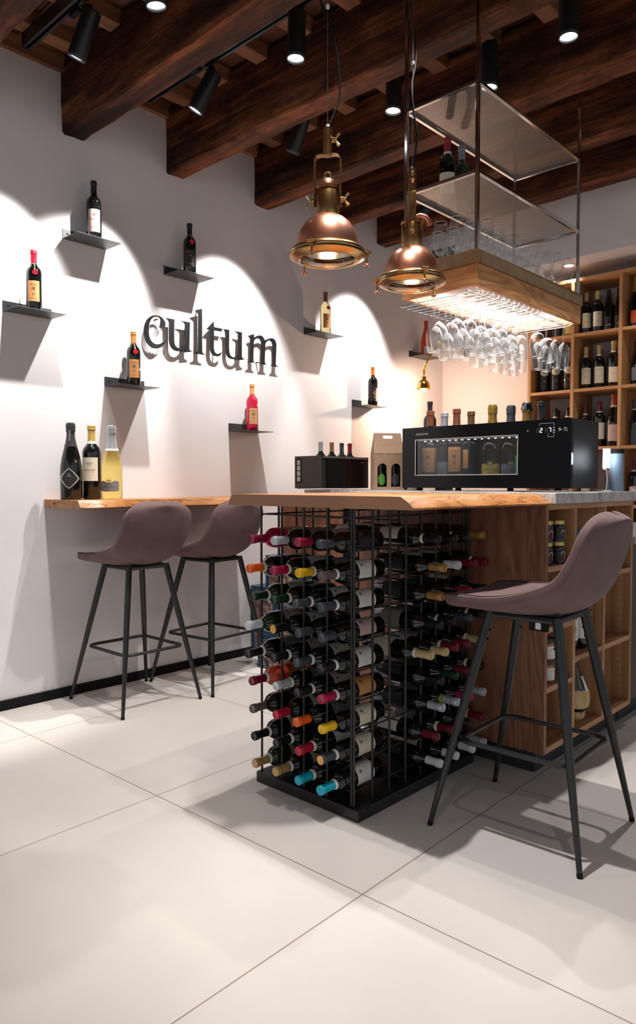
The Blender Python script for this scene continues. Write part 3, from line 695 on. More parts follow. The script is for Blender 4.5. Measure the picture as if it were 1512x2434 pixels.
def francia(loc, label, group, lab=GREYP, scale=1.235, cap=(.42, .45, .47), ink=INK, crown=GOLDINK, capm=.6, band=WHITE, ang=R(-48)):
    return bottle(label, loc, 'sparkling', glass=PALE, cap=cap, capm=capm, lab=lab, lz=(.032, .090), lh=1.0, ang=ang, scale=scale, group=group, shape=FRL, band=band,
       texts=[('CORTE', .0042, .0665, ink), ('PROVAGLIO', .0048, .0615, ink), ('FRANCIACORTA', .0072, .0525, ink), ('SATEN', .0042, .043, ink)], emblem=[('crown', .0785, .0105, crown)])
francia((.145, 2.078, 1.0495), 'clear glass magnum of golden sparkling wine with silver foil on the wall counter', MG)
mb = MB()
vs, fs = text_mesh('BONFINI', .012)
a0 = R(-40)
mb.add([(.0225 * math.cos(v.y / .0225 * 1.0), .0225 * math.sin(v.y / .0225), .262 + v.x * .9) for v in vs], fs)
mb.v = [(x * (1 - (z - .232) * 4.2) + 0, y, z) for x, y, z in mb.v]
sp = [o for o in bpy.data.objects if o.get('label', '').startswith('dark sparkling magnum')][0]
mb.v = [(x + .0035, y, z) for x, y, z in mb.v]
mb.build('neck_text', SILVER, sp, 0)
# ------------------------------------------------------------------ bar stools
def stool_meshes():
    prof = [(-.248, .735), (-.244, .752), (-.222, .766), (-.15, .769), (-.07, .762), (.01, .756), (.075, .758), (.128, .770), (.170, .797), (.200, .84), (.220, .893), (.237, .948), (.252, .998), (.262, 1.026), (.266, 1.036)]
    # arc length
    Ls = [0]
    for a, b in zip(prof, prof[1:]): Ls.append(Ls[-1] + math.dist(a, b))
    T = Ls[-1]
    def pt(s):
        s = max(0, min(T, s)); i = max(k for k in range(len(Ls)) if Ls[k] <= s + 1e-9); i = min(i, len(prof) - 2)
        u = (s - Ls[i]) / (Ls[i + 1] - Ls[i]); a, b = prof[i], prof[i + 1]; return (a[0] + (b[0] - a[0]) * u, a[1] + (b[1] - a[1]) * u)
    def nrm(s):
        a, b = pt(s - .02), pt(s + .02); dx, dz = b[0] - a[0], b[1] - a[1]; l = math.hypot(dx, dz); return (-dz / l, dx / l)   # up / forward side
    def half(u):   # half width along the shell
        base = .207 + .012 * math.sin(math.pi * min(1, u / .55)) - .010 * max(0, (u - .5) / .5)
        e = 1
        if u < .13: e = max(0, 1 - (max(0, .13 - u) / .13) ** 3.0) ** (1 / 3.0)
        if u > .84: e = min(e, max(0, 1 - ((u - .84) / .16) ** 2.6) ** (1 / 2.8))
        return base * max(.02, e)
    def cup(u): return .004 + .044 * math.exp(-((u - .52) / .20) ** 2) + .026 * max(0, min(1, (u - .45) / .3))
    NU, NV = 40, 18; rows = []
    def surf(u, v, off):
        s = u * T; x, z = pt(s); nx, nz = nrm(s); h = half(u); c = cup(u) * abs(v) ** 2.2 + off
        return (x + nx * c, h * v, z + nz * c)
    mb = MB(); o = []; f = []
    th = .046
    for side in (0, 1):
        for i in range(NU + 1):
            u = .5 - .5 * math.cos(math.pi * i / NU)
            for j in range(NV + 1):
                v = math.sin(math.pi / 2 * (2 * j / NV - 1)); ed = min(1, 1 - abs(v)) ; eu = min(1, min(u, 1 - u) * 9)
                t_ = (.026 + (th - .026) * (1 - abs(v) ** 5)) * min(1, .88 + eu) * (1 - .35 * max(0, (u - .6) / .4))
                o.append(surf(u, v, .0 if side == 0 else -t_ - .004))
    W = NV + 1; H_ = NU + 1
    for side in (0, 1):
        b = side * W * H_
        for i in range(NU):
            for j in range(NV):
                q = (b + i * W + j, b + i * W + j + 1, b + (i + 1) * W + j + 1, b + (i + 1) * W + j); f.append(q if side == 0 else q[::-1])
    B = W * H_
    for i in range(NU):
        f.append((i * W, (i + 1) * W, B + (i + 1) * W, B + i * W)); f.append((i * W + NV, B + i * W + NV, B + (i + 1) * W + NV, (i + 1) * W + NV))
    for j in range(NV):
        f.append((j, B + j, B + j + 1, j + 1)); f.append((NU * W + j, NU * W + j + 1, B + NU * W + j + 1, B + NU * W + j))
    shell = mb.add(o, f).mesh('seat_shell', 70)
    # seam along the rim
    path = [surf(.93 - .915 * i / NU, .965, .002) for i in range(NU + 1)]
    path += [surf(.012, .965 - 1.93 * i / 12, .002) for i in range(1, 12)]
    path += [surf(.015 + .915 * i / NU, -.965, .002) for i in range(NU + 1)]
    seam = MB().tube(path, .0020, 6).mesh('seam', 60)
    return shell, seam
SHELL, SEAM = stool_meshes()
def leg_pts(sx, sy):
    return Vector((.012 + sx * .112, sy * .110, .715)), Vector((.0 + sx * .250, sy * .232, 0.006))
def make_stool(label, loc, rz):
    t = thing('bar_stool', label, 'stool', loc, rz, 'upholstered bar stools')
    s = put('seat_shell', SHELL, fabric, t); sb = s.modifiers.new('soft', 'SUBSURF'); sb.levels = 1; sb.render_levels = 1
    put('seam', SEAM, piping_m, s)
    fr = MB()
    c = [leg_pts(a, b)[0] for a, b in ((-1, -1), (1, -1), (1, 1), (-1, 1))]
    for i in range(4):
        a, b = c[i], c[(i + 1) % 4]; fr.tube([(a.x, a.y, .706), (b.x, b.y, .706)], .011, 8)
    fr.box(-.09, .12, -.085, .085, .706, .728)
    fr.build('seat_frame', black_metal, t)
    for a, b in ((-1, -1), (1, -1), (1, 1), (-1, 1)):
        p, q = leg_pts(a, b); pts = [p + (q - p) * k / 6 for k in range(7)]; rs = [.0155, .0155, .0150, .0138, .0120, .0100, .0082]
        l = MB().tube(pts, rs, 14).build('leg', black_metal, t)
        e = q - (p - q).normalized() * .004
        MB().tube([q + (p - q).normalized() * .008, Vector((q.x, q.y, 0)) + Vector((0, 0, .0005))], [.0088, .0090], 12).build('foot_cap', matt_black, l)
        for zz in (.655, .625):
            k = (.715 - zz) / .709; pp = p + (q - p) * k; dirn = Vector((-a, 0, 0))
            MB().lathe([(0, .003), (.004, .002), (.0045, 0)], pp + Vector((-a * .0165, 0, 0)), 8, Matrix.Rotation(R(-90 * a), 3, 'Y')).build('bolt', matt_black, l)
    # foot ring with rounded corners
    k = (.715 - .285) / .709; hx = .112 + (.250 - .112) * k; hy = .110 + (.232 - .110) * k; cx = .012 * (1 - k); r = .045; pts = []
    hx -= .012; hy -= .012
    for (a, b, s0) in ((1, -1, -90), (1, 1, 0), (-1, 1, 90), (-1, -1, 180)):
        for q in range(6):
            an = R(s0 + 90 * q / 5); pts.append((cx + a * (hx - r) + r * math.cos(an), b * (hy - r) + r * math.sin(an), .285))
    MB().tube(pts, .0085, 10, closed=True).build('foot_ring', black_metal, t)
    return t
st = make_stool('mauve brown bar stool nearest the left edge, pushed up to the wall counter', (.317, 2.10, 0), R(0))
def copy_stool(label, loc, rz):
    return dup(st, label, loc, rz)
copy_stool('mauve brown bar stool at the wall counter, right behind the first one', (.318, 2.60, 0), R(6))
s3 = copy_stool('large mauve bar stool in the right foreground, facing the wooden table', (2.492, 2.222, 0), R(2.5))
lb = MB().box(.052, .070, -.106, -.1045, .674, .694)
lb.build('care_tag', mat('white_tag', (.7, .7, .7), .6), s3, 0)
MB().box(.03, .09, -.104, -.09, .668, .700).build('tag_holder', matt_black, s3, 0)

# ------------------------------------------------------------------ live edge table on the wire rack
t = thing('wooden_table_top', 'thick live edge oak table top lying on the black wire rack', 'table top', (0, 0, 0))
mb, o, f, m, n = live_slab(1.78, 2.602, 1.452, lambda y: 2.322 + .035 * min(1, max(0, (y - 1.78) / .8)), 1.050, 1.091, 9, .022, .050, n=60, amp=.009, cut=True)
body = MB(); body.add(o, f + [tuple(n * m + k for k in range(m))[::-1]]); body.build('board', slab_top_m, t, 30)
MB().add([(x, y - .0004, z) for x, y, z in o[:m]], [tuple(range(m))[::-1]]).build('end_grain', slab_end_m, t, 0)

# ------------------------------------------------------------------ wire rack
rk = thing('wine_rack', 'tall black wire wine rack on a black plinth under the wooden table', 'wine rack', (0, 0, 0))
MB().box(1.57, 2.073, 1.822, 2.555, 0.0, .041).build('plinth', mat('black_plinth', (.009, .009, .010), .35), rk, 0, .003)
LV = [.088, .190, .293, .395, .498, .600, .702, .806, .911, 1.017]
FX = [1.585, 1.695, 1.808, 1.920, 2.030]; SYs = [1.838] + [1.838 + .0955 * k for k in range(1, 8)] + [2.545]
def panel(name, lines): 
    mb = MB()
    for a, b, r in lines: mb.tube([a, b], r, 8)
    mb.build(name, black_metal, rk, 60)
panel('front_grid', [((x, 1.838, .041), (x, 1.838, 1.047), .0044) for x in FX] + [((2.042, 1.838, .041), (2.042, 1.838, 1.047), .0044)] + [((1.583, 1.8425, z), (2.044, 1.8425, z), .0030) for z in LV])
panel('side_grid', [((2.044, y, .041), (2.044, y, 1.047), .0044) for y in SYs[1:]] + [((2.0365, 1.838, z), (2.0365, 2.545, z), .0030) for z in LV])
panel('left_grid', [((1.580, y, .041), (1.580, y, 1.047), .0044) for y in SYs[1:]] + [((1.5845, 1.838, z), (1.5845, 2.545, z), .0030) for z in (LV[-1], LV[-2], LV[4], LV[0])])
panel('rear_grid', [((x, 2.545, .041), (x, 2.545, 1.047), .0044) for x in FX] + [((1.583, 2.541, z), (2.044, 2.541, z), .0030) for z in LV])
panel('middle_grid', [((x, 2.085, .041), (x, 2.085, 1.047), .0044) for x in FX[1:-1]] + [((1.583, 2.0895, z - .018), (2.044, 2.0895, z - .018), .0030) for z in LV])
BUR, CRI, SIL, SLA = (.20, .008, .03), (.38, .01, .06), (.60, .64, .70), (.05, .06, .075)
ORA, YEL, GRB, DGR = (.80, .12, .01), (.85, .50, .01), (.13, .10, .10), (.008, .03, .018)
WHI, GOL, BLK, TEA = (.70, .73, .78), (.60, .40, .16), (.010, .010, .012), (.01, .40, .55)
RED, DRD, GLD, CRM, LGR, MAG = (.45, .01, .04), (.17, .012, .025), (.55, .30, .10), (.62, .47, .24), (.20, .42, .05), (.40, .015, .12)
cn = {BUR: 'burgundy', CRI: 'crimson', SIL: 'silver', SLA: 'slate grey', ORA: 'orange', YEL: 'yellow', GRB: 'grey brown', DGR: 'dark green', WHI: 'white', GOL: 'pale gold', BLK: 'black', TEA: 'turquoise', RED: 'red', DRD: 'dark red', GLD: 'golden', CRM: 'cream', LGR: 'green', MAG: 'magenta'}
OW = ['top', 'second', 'third', 'fourth', 'fifth', 'sixth', 'seventh', 'eighth', 'lowest']
CO = ['leftmost', 'second', 'third', 'rightmost']
FRONT = [[BUR, SIL, CRI, SLA], [ORA, CRI, YEL, GRB], [DGR, DGR, SLA, SLA], [WHI, BLK, SLA, SLA], [BLK, BLK, SLA, BLK], [BUR, SIL, BLK, CRI], [GRB, RED, ORA, YEL], [BLK, BLK, RED, SLA], [GOL, GOL, TEA, TEA]]
RG = 'wine bottles lying in the wire rack'
def lie(axis, spin):
    d = Vector(axis).normalized(); q = Vector((0, 0, 1)).rotation_difference(d)
    return q @ Matrix.Rotation(spin, 4, 'Z').to_quaternion()
LABS = [WHITE, CREAM, GREYP, BLACKP, BLUSH]
random.seed(21)
for r_ in range(9):
    for c_ in range(4):
        cap = FRONT[r_][c_]; x = 1.640 + .1115 * c_; z = LV[8 - r_] + .0195
        y = 2.045 + (random.random() - .5) * .016 + (-.02 if (r_, c_) in ((1, 0), (3, 0), (4, 0)) else 0)
        glass, lab = DARK, LABS[(r_ * 3 + c_ * 2) % 5]
        lz, lh = (.055, .145), 1.25
        if (r_, c_) == (0, 0): glass = ROSE; lab = BLUSH
        if (r_, c_) == (5, 0): glass = CORAL; lab = mat('bright_orange_paper', (.85, .12, .02), .5)
        if (r_, c_) in ((2, 0), (3, 0), (8, 0)): glass = GREEN
        if c_ == 3: lab = [BLACKP, WHITE, WHITE, BLUSH, WHITE, OCHRE, CREAM, CREAM, WHITE][r_]; lh = 1.3
        spin = random.uniform(-.5, .5) + R(200)
        q = lie((0, -1, 0), 0)
        # turn the label to the upper right
        q = lie((0, -1, 0), R(48) + random.uniform(-.3, .3))
        kind = 'bordeaux' if (r_ + c_) % 3 else 'burgundy'
        if kind == 'burgundy': kind = 'bordeaux'
        bottle(f'{cn[cap]} capped wine bottle, {OW[r_]} row of the rack front, {CO[c_]} neck', (x, y, z), kind, glass, cap, .35 if cap in (SIL, GOL) else 0, lab, lz, lh, 0, 1.0, RG,
               band=(WHITE if (r_ * 5 + c_ * 3) % 3 else None), rot=q, top=({(3, 1): (.80, .42, .08), (7, 3): (.80, .42, .08)}.get((r_, c_))), emblem=[('dash', .105, .013, INK if lab not in (BLACKP, GREYP) else SILVER), ('wreath', .125, .008, INK if lab not in (BLACKP, GREYP) else SILVER)])
SIDE = [[(2.20, BLK), (2.29, BLK), (2.375, BLK), (2.50, GLD)], [(2.225, GLD), (2.335, WHI), (2.43, DRD), (2.515, DRD)], [(2.215, GLD), (2.31, BLK), (2.40, RED), (2.505, BLK)],
        [(2.20, BLK), (2.30, BLK), (2.40, SLA), (2.50, BLK)], [(2.150, CRM), (2.232, CRM), (2.318, DRD), (2.405, DRD), (2.50, CRM)], [(2.21, BLK), (2.31, DGR), (2.405, DRD), (2.505, BLK)],
        [(2.225, SIL), (2.320, LGR), (2.41, MAG), (2.505, SIL)], [(2.200, DRD), (2.300, DRD), (2.41, BLK), (2.512, DRD)], [(2.215, WHI), (2.322, WHI), (2.425, WHI), (2.520, SIL)]]
NE = ['nearest', 'second', 'third', 'fourth', 'farthest']
for r_, row in enumerate(SIDE):
    for k, (y, cap) in enumerate(row):
        z = LV[8 - r_] + .0195; nm = NE[k] if k < len(row) - 1 else 'farthest'
        lab = [WHITE, BLACKP, GREYP, BLACKP, BLACKP, CREAM, BLACKP][(r_ * 3 + k * 2) % 7]  # mostly black and grey papers, standing in for the shade on the rack side
        bottle(f'{cn[cap]} capped wine bottle, {OW[r_]} row of the rack side, {nm} neck', (1.842 + random.uniform(-.008, .008), y, z), 'bordeaux', DARK, cap if cap != LGR else SIL, .45 if cap in (SIL, GLD, LGR) else 0, lab, (.05, .14), 1.2, 0, 1.0, RG,
               band=(CREAM if cap in (DRD, CRM, BLK) and (r_ + k) % 2 == 0 else None) if cap != LGR else col_mat('paper', (.20, .42, .05), .5), rot=lie((1, 0, 0), R(215) + random.uniform(-.4, .4)), caprough=.3)
for k, y in enumerate((2.20, 2.31, 2.42)):
    bottle(f'green wine bottle at the top of the rack pointing to the wall, {NE[k]} one', (1.80, y, LV[8] + .0195), 'bordeaux', GREEN, DGR, 0, WHITE, (.05, .14), 1.2, 0, 1.0, RG, band=WHITE, rot=lie((-1, 0, 0), R(-30)))
# ------------------------------------------------------------------ the bar island: shelved cabinet, stone top, back counter
t = thing('bar_cabinet', 'oak bar cabinet with open side shelves, behind the wire rack', 'cabinet', (0, 0, 0))
XF, Y0, Y1, ZB, ZT = 2.362, 2.575, 3.470, .095, 1.053
bx(1.40, XF, Y0, Y0 + .022, ZB, ZT).build('front_panel', panel_z, t, 0, .001)
bx(1.40, 2.02, Y0 + .022, Y1, ZB, ZT).build('cabinet_body', oak_z, t, 0)
bx(2.02, XF, Y1 - .022, Y1, ZB, ZT).build('side_panel', oak_z, t, 0, .001)
bx(2.02, XF, Y0 + .022, Y1 - .022, ZT - .022, ZT).build('top_board', oak_y, t, 0, .001)
bx(2.02, XF, Y0 + .022, Y1 - .022, ZB, ZB + .024).build('bottom_board', oak_y, t, 0, .001)
YD = [2.838, 3.142]
for y in YD: bx(2.02, XF, y - .011, y + .011, ZB + .024, ZT - .022).build('divider', oak_z, t, 0, .001)
for z in (.793, .560, .328): bx(2.02, XF - .001, Y0 + .022, YD[0] - .011, z, z + .022).build('shelf', oak_y, t, 0, .001)
for z in (.405, .72): bx(2.02, XF - .001, YD[0] + .011, YD[1] - .011, z, z + .022).build('shelf', oak_y, t, 0, .001)
for z in (.405, .72): bx(2.02, XF - .001, YD[1] + .011, Y1 - .022, z, z + .022).build('shelf', oak_y, t, 0, .001)
hd = MB()
for y in (YD[1] - .0112, Y1 - .0222):
    for x in (2.07, 2.31):
        for k in range(22): hd.box(x - .002, x + .002, y - .0004, y + .0001, .16 + k * .032, .164 + k * .032)
hd.build('peg_holes', matt_black, t, 0)
bx(1.45, 2.300, Y0 + .05, Y1, 0.0, ZB).build('kick_base', mat('charcoal_kick', (.02, .021, .023), .5), t, 0)
t = thing('stone_worktop', 'grey veined stone worktop on the oak bar cabinet', 'worktop', (0, 0, 0))
bx(1.36, 2.385, 2.606, 3.49, 1.054, 1.095).build('slab', marble_m, t, 0, .002)
bx(.495, 1.3595, 3.19, 3.80, 1.054, 1.095).build('slab', marble_m, t, 0, .002)
bx(1.3595, 1.36, 3.19, 3.49, 1.054, 1.0949).build('joint', matt_black, t, 0)
t = thing('back_counter', 'oak back counter behind the rack, beside the blue boxes', 'counter', (0, 0, 0))
bx(.28, .80, 3.20, 3.22, .09, 1.053).build('front_panel', panel_z, t, 0, .001)
bx(.28, 1.39, 3.22, 3.80, .09, 1.053).build('carcass', oak_z, t, 0)
bx(1.12, 1.39, 3.20, 3.22, .09, 1.053).build('front_panel', panel_z, t, 0, .001)
bx(.805, 1.115, 3.198, 3.22, .12, 1.04).build('black_door', mat('black_glass_door', (.006, .006, .007), .12), t, 0, .002)
bx(.30, 1.38, 3.26, 3.78, 0.0, .09).build('kick_base', MATS['charcoal_kick'], t, 0)
t = thing('kitchen_counter', 'low black counter continuing behind the oak cabinet at the right edge', 'counter', (0, 0, 0))
blk = mat('black_laminate', (.012, .013, .015), .35)
bx(1.60, 2.345, 3.475, 5.00, .10, .845).build('body', blk, t, 0, .002)
bx(1.58, 2.36, 3.495, 5.02, .846, .872).build('worktop', mat('pale_grey_top', (.30, .31, .34), .3), t, 0, .002)
bx(1.62, 2.30, 3.48, 5.00, 0.0, .10).build('kick_base', MATS['charcoal_kick'], t, 0)
# things on the cabinet shelves
def jar(label, loc, lidc, bodym, labm, s=1.0, hexa=True, group='jars in the bar cabinet'):
    t = thing('food_jar', label, 'jar', loc, 0, group); 
    if s != 1: t.scale = (s,) * 3
    MB().lathe([(0, 0), (.028, 0), (.031, .003), (.031, .060), (.028, .066), (.026, .070), (0, .070)], n=24).build('glass_body', bodym, t)
    MB().lathe([(.0285, .068), (.0295, .069), (.0295, .083), (.028, .085), (0, .085)], n=24).build('lid', lidc, t)
    l = MB().lathe([(.0316, .008), (.0316, .056)], n=14, a0=R(-70), a1=R(50)).build('label', labm, t)
    mb = MB(); r = .0321; a = R(-14)
    def Q(u, v): return (r * math.cos(a + u / r), r * math.sin(a + u / r), .032 + v)
    if hexa:
        mb.add([Q(.013 * math.cos(R(60 * k + 30)), .013 * math.sin(R(60 * k + 30)) + .004) for k in range(6)], [tuple(range(6))]); mb.build('emblem', mat('rosy_gold', (.55, .36, .25), .5), l, 0)
        m2 = MB(); r = .0323; m2.add([Q(.010 + .008 * math.cos(R(30 * k)), -.010 + .008 * math.sin(R(30 * k))) for k in range(12)], [tuple(range(12))]); m2.build('cherry_picture', mat('cherry_red', (.45, .01, .02), .4), l, 0)
        m3 = MB(); r = .0325; m3.add([Q(-.004, -.004), Q(-.0015, -.004), Q(-.0015, .010), Q(-.004, .010)], [(0, 1, 2, 3)]); m3.add([Q(.0015, -.004), Q(.004, -.004), Q(.004, .012), Q(.0015, .012)], [(0, 1, 2, 3)]); m3.build('mark', INK, l, 0)
    else:
        mb.add([Q(.011 * math.cos(R(30 * k)), .010 + .008 * math.sin(R(30 * k))) for k in range(12)], [tuple(range(12))]); mb.build('emblem', mat('honey_mark', (.70, .50, .15), .5), l, 0)
        m3 = MB(); 
        for k in range(3): m3.add([Q(-.012, -.006 - k * .005), Q(.012, -.006 - k * .005), Q(.012, -.0045 - k * .005), Q(-.012, -.0045 - k * .005)], [(0, 1, 2, 3)])
        m3.build('lettering', INK, l, 0)
    return t
gold_lid = mat('gold_lid', (.55, .42, .14), .35, .7); dark_lid = mat('dark_lid', (.02, .02, .02), .4)
darkjar = gl((.015, .012, .010), .1); honey = mat('honey', (.35, .14, .02), .1, coat=.4)
J = [('front gold lidded jar, upper of the stack in the top left compartment', (2.315, 2.770, .815 + .0855)), ('front gold lidded jar, lower of the stack in the top left compartment', (2.315, 2.770, .8155)),
     ('gold lidded jar at the left, upper of the stack behind the panel edge', (2.300, 2.695, .815 + .0855)), ('gold lidded jar at the left, lower of the stack behind the panel edge', (2.300, 2.695, .8155))]
for l, p in J: jar(l, p, gold_lid, darkjar, BLACKP)
for l, p in [('honey jar with a white label, lower one in the third compartment', (2.31, 2.70, .3505)), ('honey jar with a white label, stacked upper one in the third compartment', (2.31, 2.70, .3505 + .0861))]:
    jar(l, p, dark_lid, honey, WHITE, hexa=False, group='honey jars')
for k, (l, y, x, c) in enumerate([('bottle with a dark red capsule in the upper middle compartment', 2.885, 2.30, DRD), ('bottle with a cream capsule, nearer of two in the upper middle compartment', 2.955, 2.29, CRM), ('bottle with a cream capsule, farther of two in the upper middle compartment', 3.01, 2.24, CRM)]):
    bottle(l, (x, y, .7425), 'bordeaux', DARK, c, 0, WHITE, (.05, .14), 1.0, R(-25), .96, 'bottles in the upper cabinet compartments', WHITE)
bottle('bottle with a cream capsule in the upper right cabinet compartment', (2.25, 3.23, .7425), 'bordeaux', DARK, CRM, 0, CREAM, (.05, .14), 1.0, R(-25), .96, 'bottles in the upper cabinet compartments')
for k, (l, y) in enumerate([('slim bottle with a long white label, left of three under the stool seat', 2.885), ('slim bottle with a long white label, middle of three under the stool seat', 2.955), ('slim bottle with a long white label, right of three under the stool seat', 3.030)]):
    b_ = bottle(l, (2.28 + .01 * k, y, .4275), 'bordeaux', DARK, (.02, .02, .02), 0, WHITE, (.050, .185), 1.15, R(-25), .90, 'slim bottles with long white labels')
    r = .0387; mb = MB(); vs, fs = text_mesh('MELO', .021)
    mb.add([(r * math.cos(v.y / r), r * math.sin(v.y / r), .088 - v.x) for v in vs], fs)
    for dx, dz, s in ((.006, .150, .006), (-.004, .143, .005), (.002, .160, .004)): mb.add([(r * math.cos((dx + s * math.cos(q)) / r), r * math.sin((dx + s * math.cos(q)) / r), dz + s * math.sin(q) * .5) for q in [2 * math.pi * i / 8 for i in range(8)]], [tuple(range(8))])
    lbl = [c for c in b_.children if c.name.startswith('label')][0]; mb.build('lettering', INK, lbl, 0)
    if k == 2: MB().lathe([(0, .008), (.006, .0055), (.008, 0), (.006, -.0055), (0, -.008)], (.040, .012, .168), 12).build('cherry_tag', mat('cherry_red', (.45, .01, .02), .4), b_)
# chianti flask in straw
t = thing('straw_flask', 'round wine flask in a straw basket with a red capsule, bottom shelf', 'bottle', (2.275, 3.030, ZB + .0245), R(-20))
MB().lathe([(0, .012), (.030, .010), (.062, .045), (.066, .09), (.058, .135), (.036, .185), (.022, .22), (.0150, .25), (.0145, .30), (0, .30)], n=32).build('bottle_body', DARK, t, 60)
straw = wood('straw_wrapping', [(0.1, (.36, .24, .10)), (.5, (.56, .41, .20)), (.9, (.66, .50, .27))], 'z', scale=70, stretch=.05, rough=.85, dist=1, bmp=.3)
MB().lathe([(0, 0), (.045, 0), (.050, .008), (.050, .030), (.047, .036), (.057, .040), (.068, .062), (.071, .095), (.066, .122), (.061, .130), (.058, .128)], n=36).build('straw_basket', straw, t, 50)
MB().tube([(.0515 * math.cos(a), .0515 * math.sin(a), .034) for a in [2 * math.pi * k / 30 for k in range(30)]], .003, 6, closed=True).build('straw_cord', straw, t)
MB().tube([(.052, -.01, .034), (.063, -.014, .030), (.066, -.006, .040), (.074, -.012, .034)], .0022, 6).build('straw_knot', straw, t)
MB().lathe([(.0160, .246), (.0153, .295), (.0168, .297), (.0168, .308), (.0150, .312), (0, .312)], n=24).build('capsule', col_mat('capsule', (.50, .01, .03), .35), t)
MB().lathe([(.0185, .226), (.0165, .246)], n=24).build('neck_band', CREAM, t)
MB().tube([(.023 * math.cos(a), .023 * math.sin(a), .213) for a in [2 * math.pi * k / 20 for k in range(20)]], .0020, 6, closed=True).build('neck_cord', straw, t)
mb = MB(); r = None
prf = [(.0645, .120), (.060, .132), (.047, .165), (.037, .1845)]
mb.lathe([(a + .0012, b) for a, b in prf], n=6, a0=R(8), a1=R(34)); mb.build('neck_label', WHITE, t, 0)
MB().tube([(.022, 0, .213), (.036, -.012, .188), (.058, -.02, .138)], .0022, 6).build('straw_strand', straw, t)

# ------------------------------------------------------------------ the big wine dispenser cooler
gloss = mat('gloss_black_front', (.003, .003, .004), .09, spec=.3); casing = mat('black_casing', (.008, .008, .010), .5)
t = thing('wine_cooler', 'large gloss black wine dispenser with a lit window, on the stone worktop', 'wine cooler', (1.267, 3.15, 1.095))
W_, H0, H1, D_ = .934, .014, .330, .300
wx0, wx1, wz0, wz1 = .087, .670, .082, .263
f_ = MB(); f_.box(0, wx0, 0, .02, H0, H1).box(wx1, W_, 0, .02, H0, H1).box(wx0, wx1, 0, .02, H0, wz0).box(wx0, wx1, 0, .02, wz1, H1)
f_.build('front_panel', gloss, t, 0)
c_ = MB(); c_.box(0, .018, .0205, D_, H0, H1).box(W_ - .22, W_, .0205, D_, H0, H1).box(.018, W_ - .22, D_ - .015, D_, H0, H1).box(.018, W_ - .22, .0205, D_ - .015, H0, .040)
c_.build('casing', casing, t, 0)
rim = MB(); rim.box(.018, W_ - .22, .0205, .09, H1 - .012, H1 - .003).box(.018, W_ - .22, .20, D_ - .015, H1 - .012, H1 - .003); rim.build('top_rim', casing, t, 0)
fr = MB(); e = .004
fr.box(wx0 - e, wx1 + e, -.0012, .001, wz0 - e, wz0).box(wx0 - e, wx1 + e, -.0012, .001, wz1, wz1 + e).box(wx0 - e, wx0, -.0012, .001, wz0, wz1).box(wx1, wx1 + e, -.0012, .001, wz0, wz1)
fr.build('window_frame', mat('brushed_frame', (.62, .55, .52), .35, .4), t, 0)
bx(wx0, wx1, .006, .008, wz0, wz1).build('window_glass', clear_glass('fridge_glass', (.85, .88, .92), .4, .05), t, 0)
ls = bx(.02, wx1 + .02, .022, .050, wz1 - .004, wz1 + .006).build('light_bar', mat('pink_grey_bar', (.55, .48, .47), .5), t, 0)
for k in range(15):
    MB().lathe([(0, 0), (.0045, 0), (.0035, -.0025), (0, -.003)], (wx0 + .035 + k * .0375, .036, wz1 - .0042), 10).build('led', led_on, ls, 0)
bx(.30, .355, .10, .22, .041, .300).build('inner_divider', casing, t, 0)
light('AREA', (1.267 + .38, 3.195, 1.095 + .255), (1.267 + .38, 3.26, 1.1), .16, (.95, .97, 1), shape='RECTANGLE', size=.55, size_y=.02)
mb = MB()
def FT(u, v, x0=0, z0=0): return (x0 + u, -.0006, z0 + v)
flat_text(mb, 'cava', .021, lambda u, v: FT(u, v, .087, .296), align='LEFT'); flat_text(mb, 'nova', .021, lambda u, v: FT(u, v, .1235, .296), .3, align='LEFT')
mb.build('lettering', SILVER, t, 0)
# display: seven segment digits 2 and 7, icons and bracket lines
SEG = {'a': (0, .5, 1, 0), 'b': (.5, .25, 0, 1), 'c': (.5, -.25, 0, 1), 'd': (0, -.5, 1, 0), 'e': (-.5, -.25, 0, 1), 'f': (-.5, .25, 0, 1), 'g': (0, 0, 1, 0)}
def digit(segs, cx, cz, h, mname, m):
    mb = MB()
    for s in segs:
        x, z, hor, ver = SEG[s]; X, Z = cx + x * h * .55, cz + z * h
        if hor: mb.box(X - h * .22, X + h * .22, -.0012, -.0002, Z - h * .05, Z + h * .05)
        else: mb.box(X - h * .05, X + h * .05, -.0012, -.0002, Z - h * .20, Z + h * .20)
    return mb.build(mname, m, t, 0)
dim = mat('unlit_digits', (.10, .09, .085), .5)
digit('abcdefg', .773, .281, .019, 'dim_digit', dim); digit('abged', .789, .281, .019, 'lit_digit', digit_on)
digit('abcdefg', .815, .281, .019, 'dim_digit', dim); digit('abc', .831, .281, .019, 'lit_digit', digit_on)
ic = MB()
def ln(x0, z0, x1, z1, w_=.0011):
    d_ = Vector((x1 - x0, z1 - z0)).normalized(); n_ = Vector((-d_.y, d_.x)) * w_ / 2
    ic.add([(x0 + n_.x, -.0006, z0 + n_.y), (x1 + n_.x, -.0006, z1 + n_.y), (x1 - n_.x, -.0006, z1 - n_.y), (x0 - n_.x, -.0006, z0 - n_.y)], [(0, 1, 2, 3)])
for a in ((.781, .302, .781, .312), (.781, .312, .851, .312), (.851, .312, .851, .297), (.823, .266, .823, .250), (.823, .250, .851, .250), (.851, .250, .851, .262)): ln(*a)
for cx, cz, s in ((.851, .290, 1), (.851, .281, -1), (.851, .276, 1), (.851, .268, -1)):
    ln(cx - .005, cz - .002 * s, cx, cz + .003 * s, .0018); ln(cx, cz + .003 * s, cx + .005, cz - .002 * s, .0018)
ln(.873, .274, .885, .288, .002); ln(.874, .287, .879, .283, .004); ln(.882, .279, .888, .277, .003)
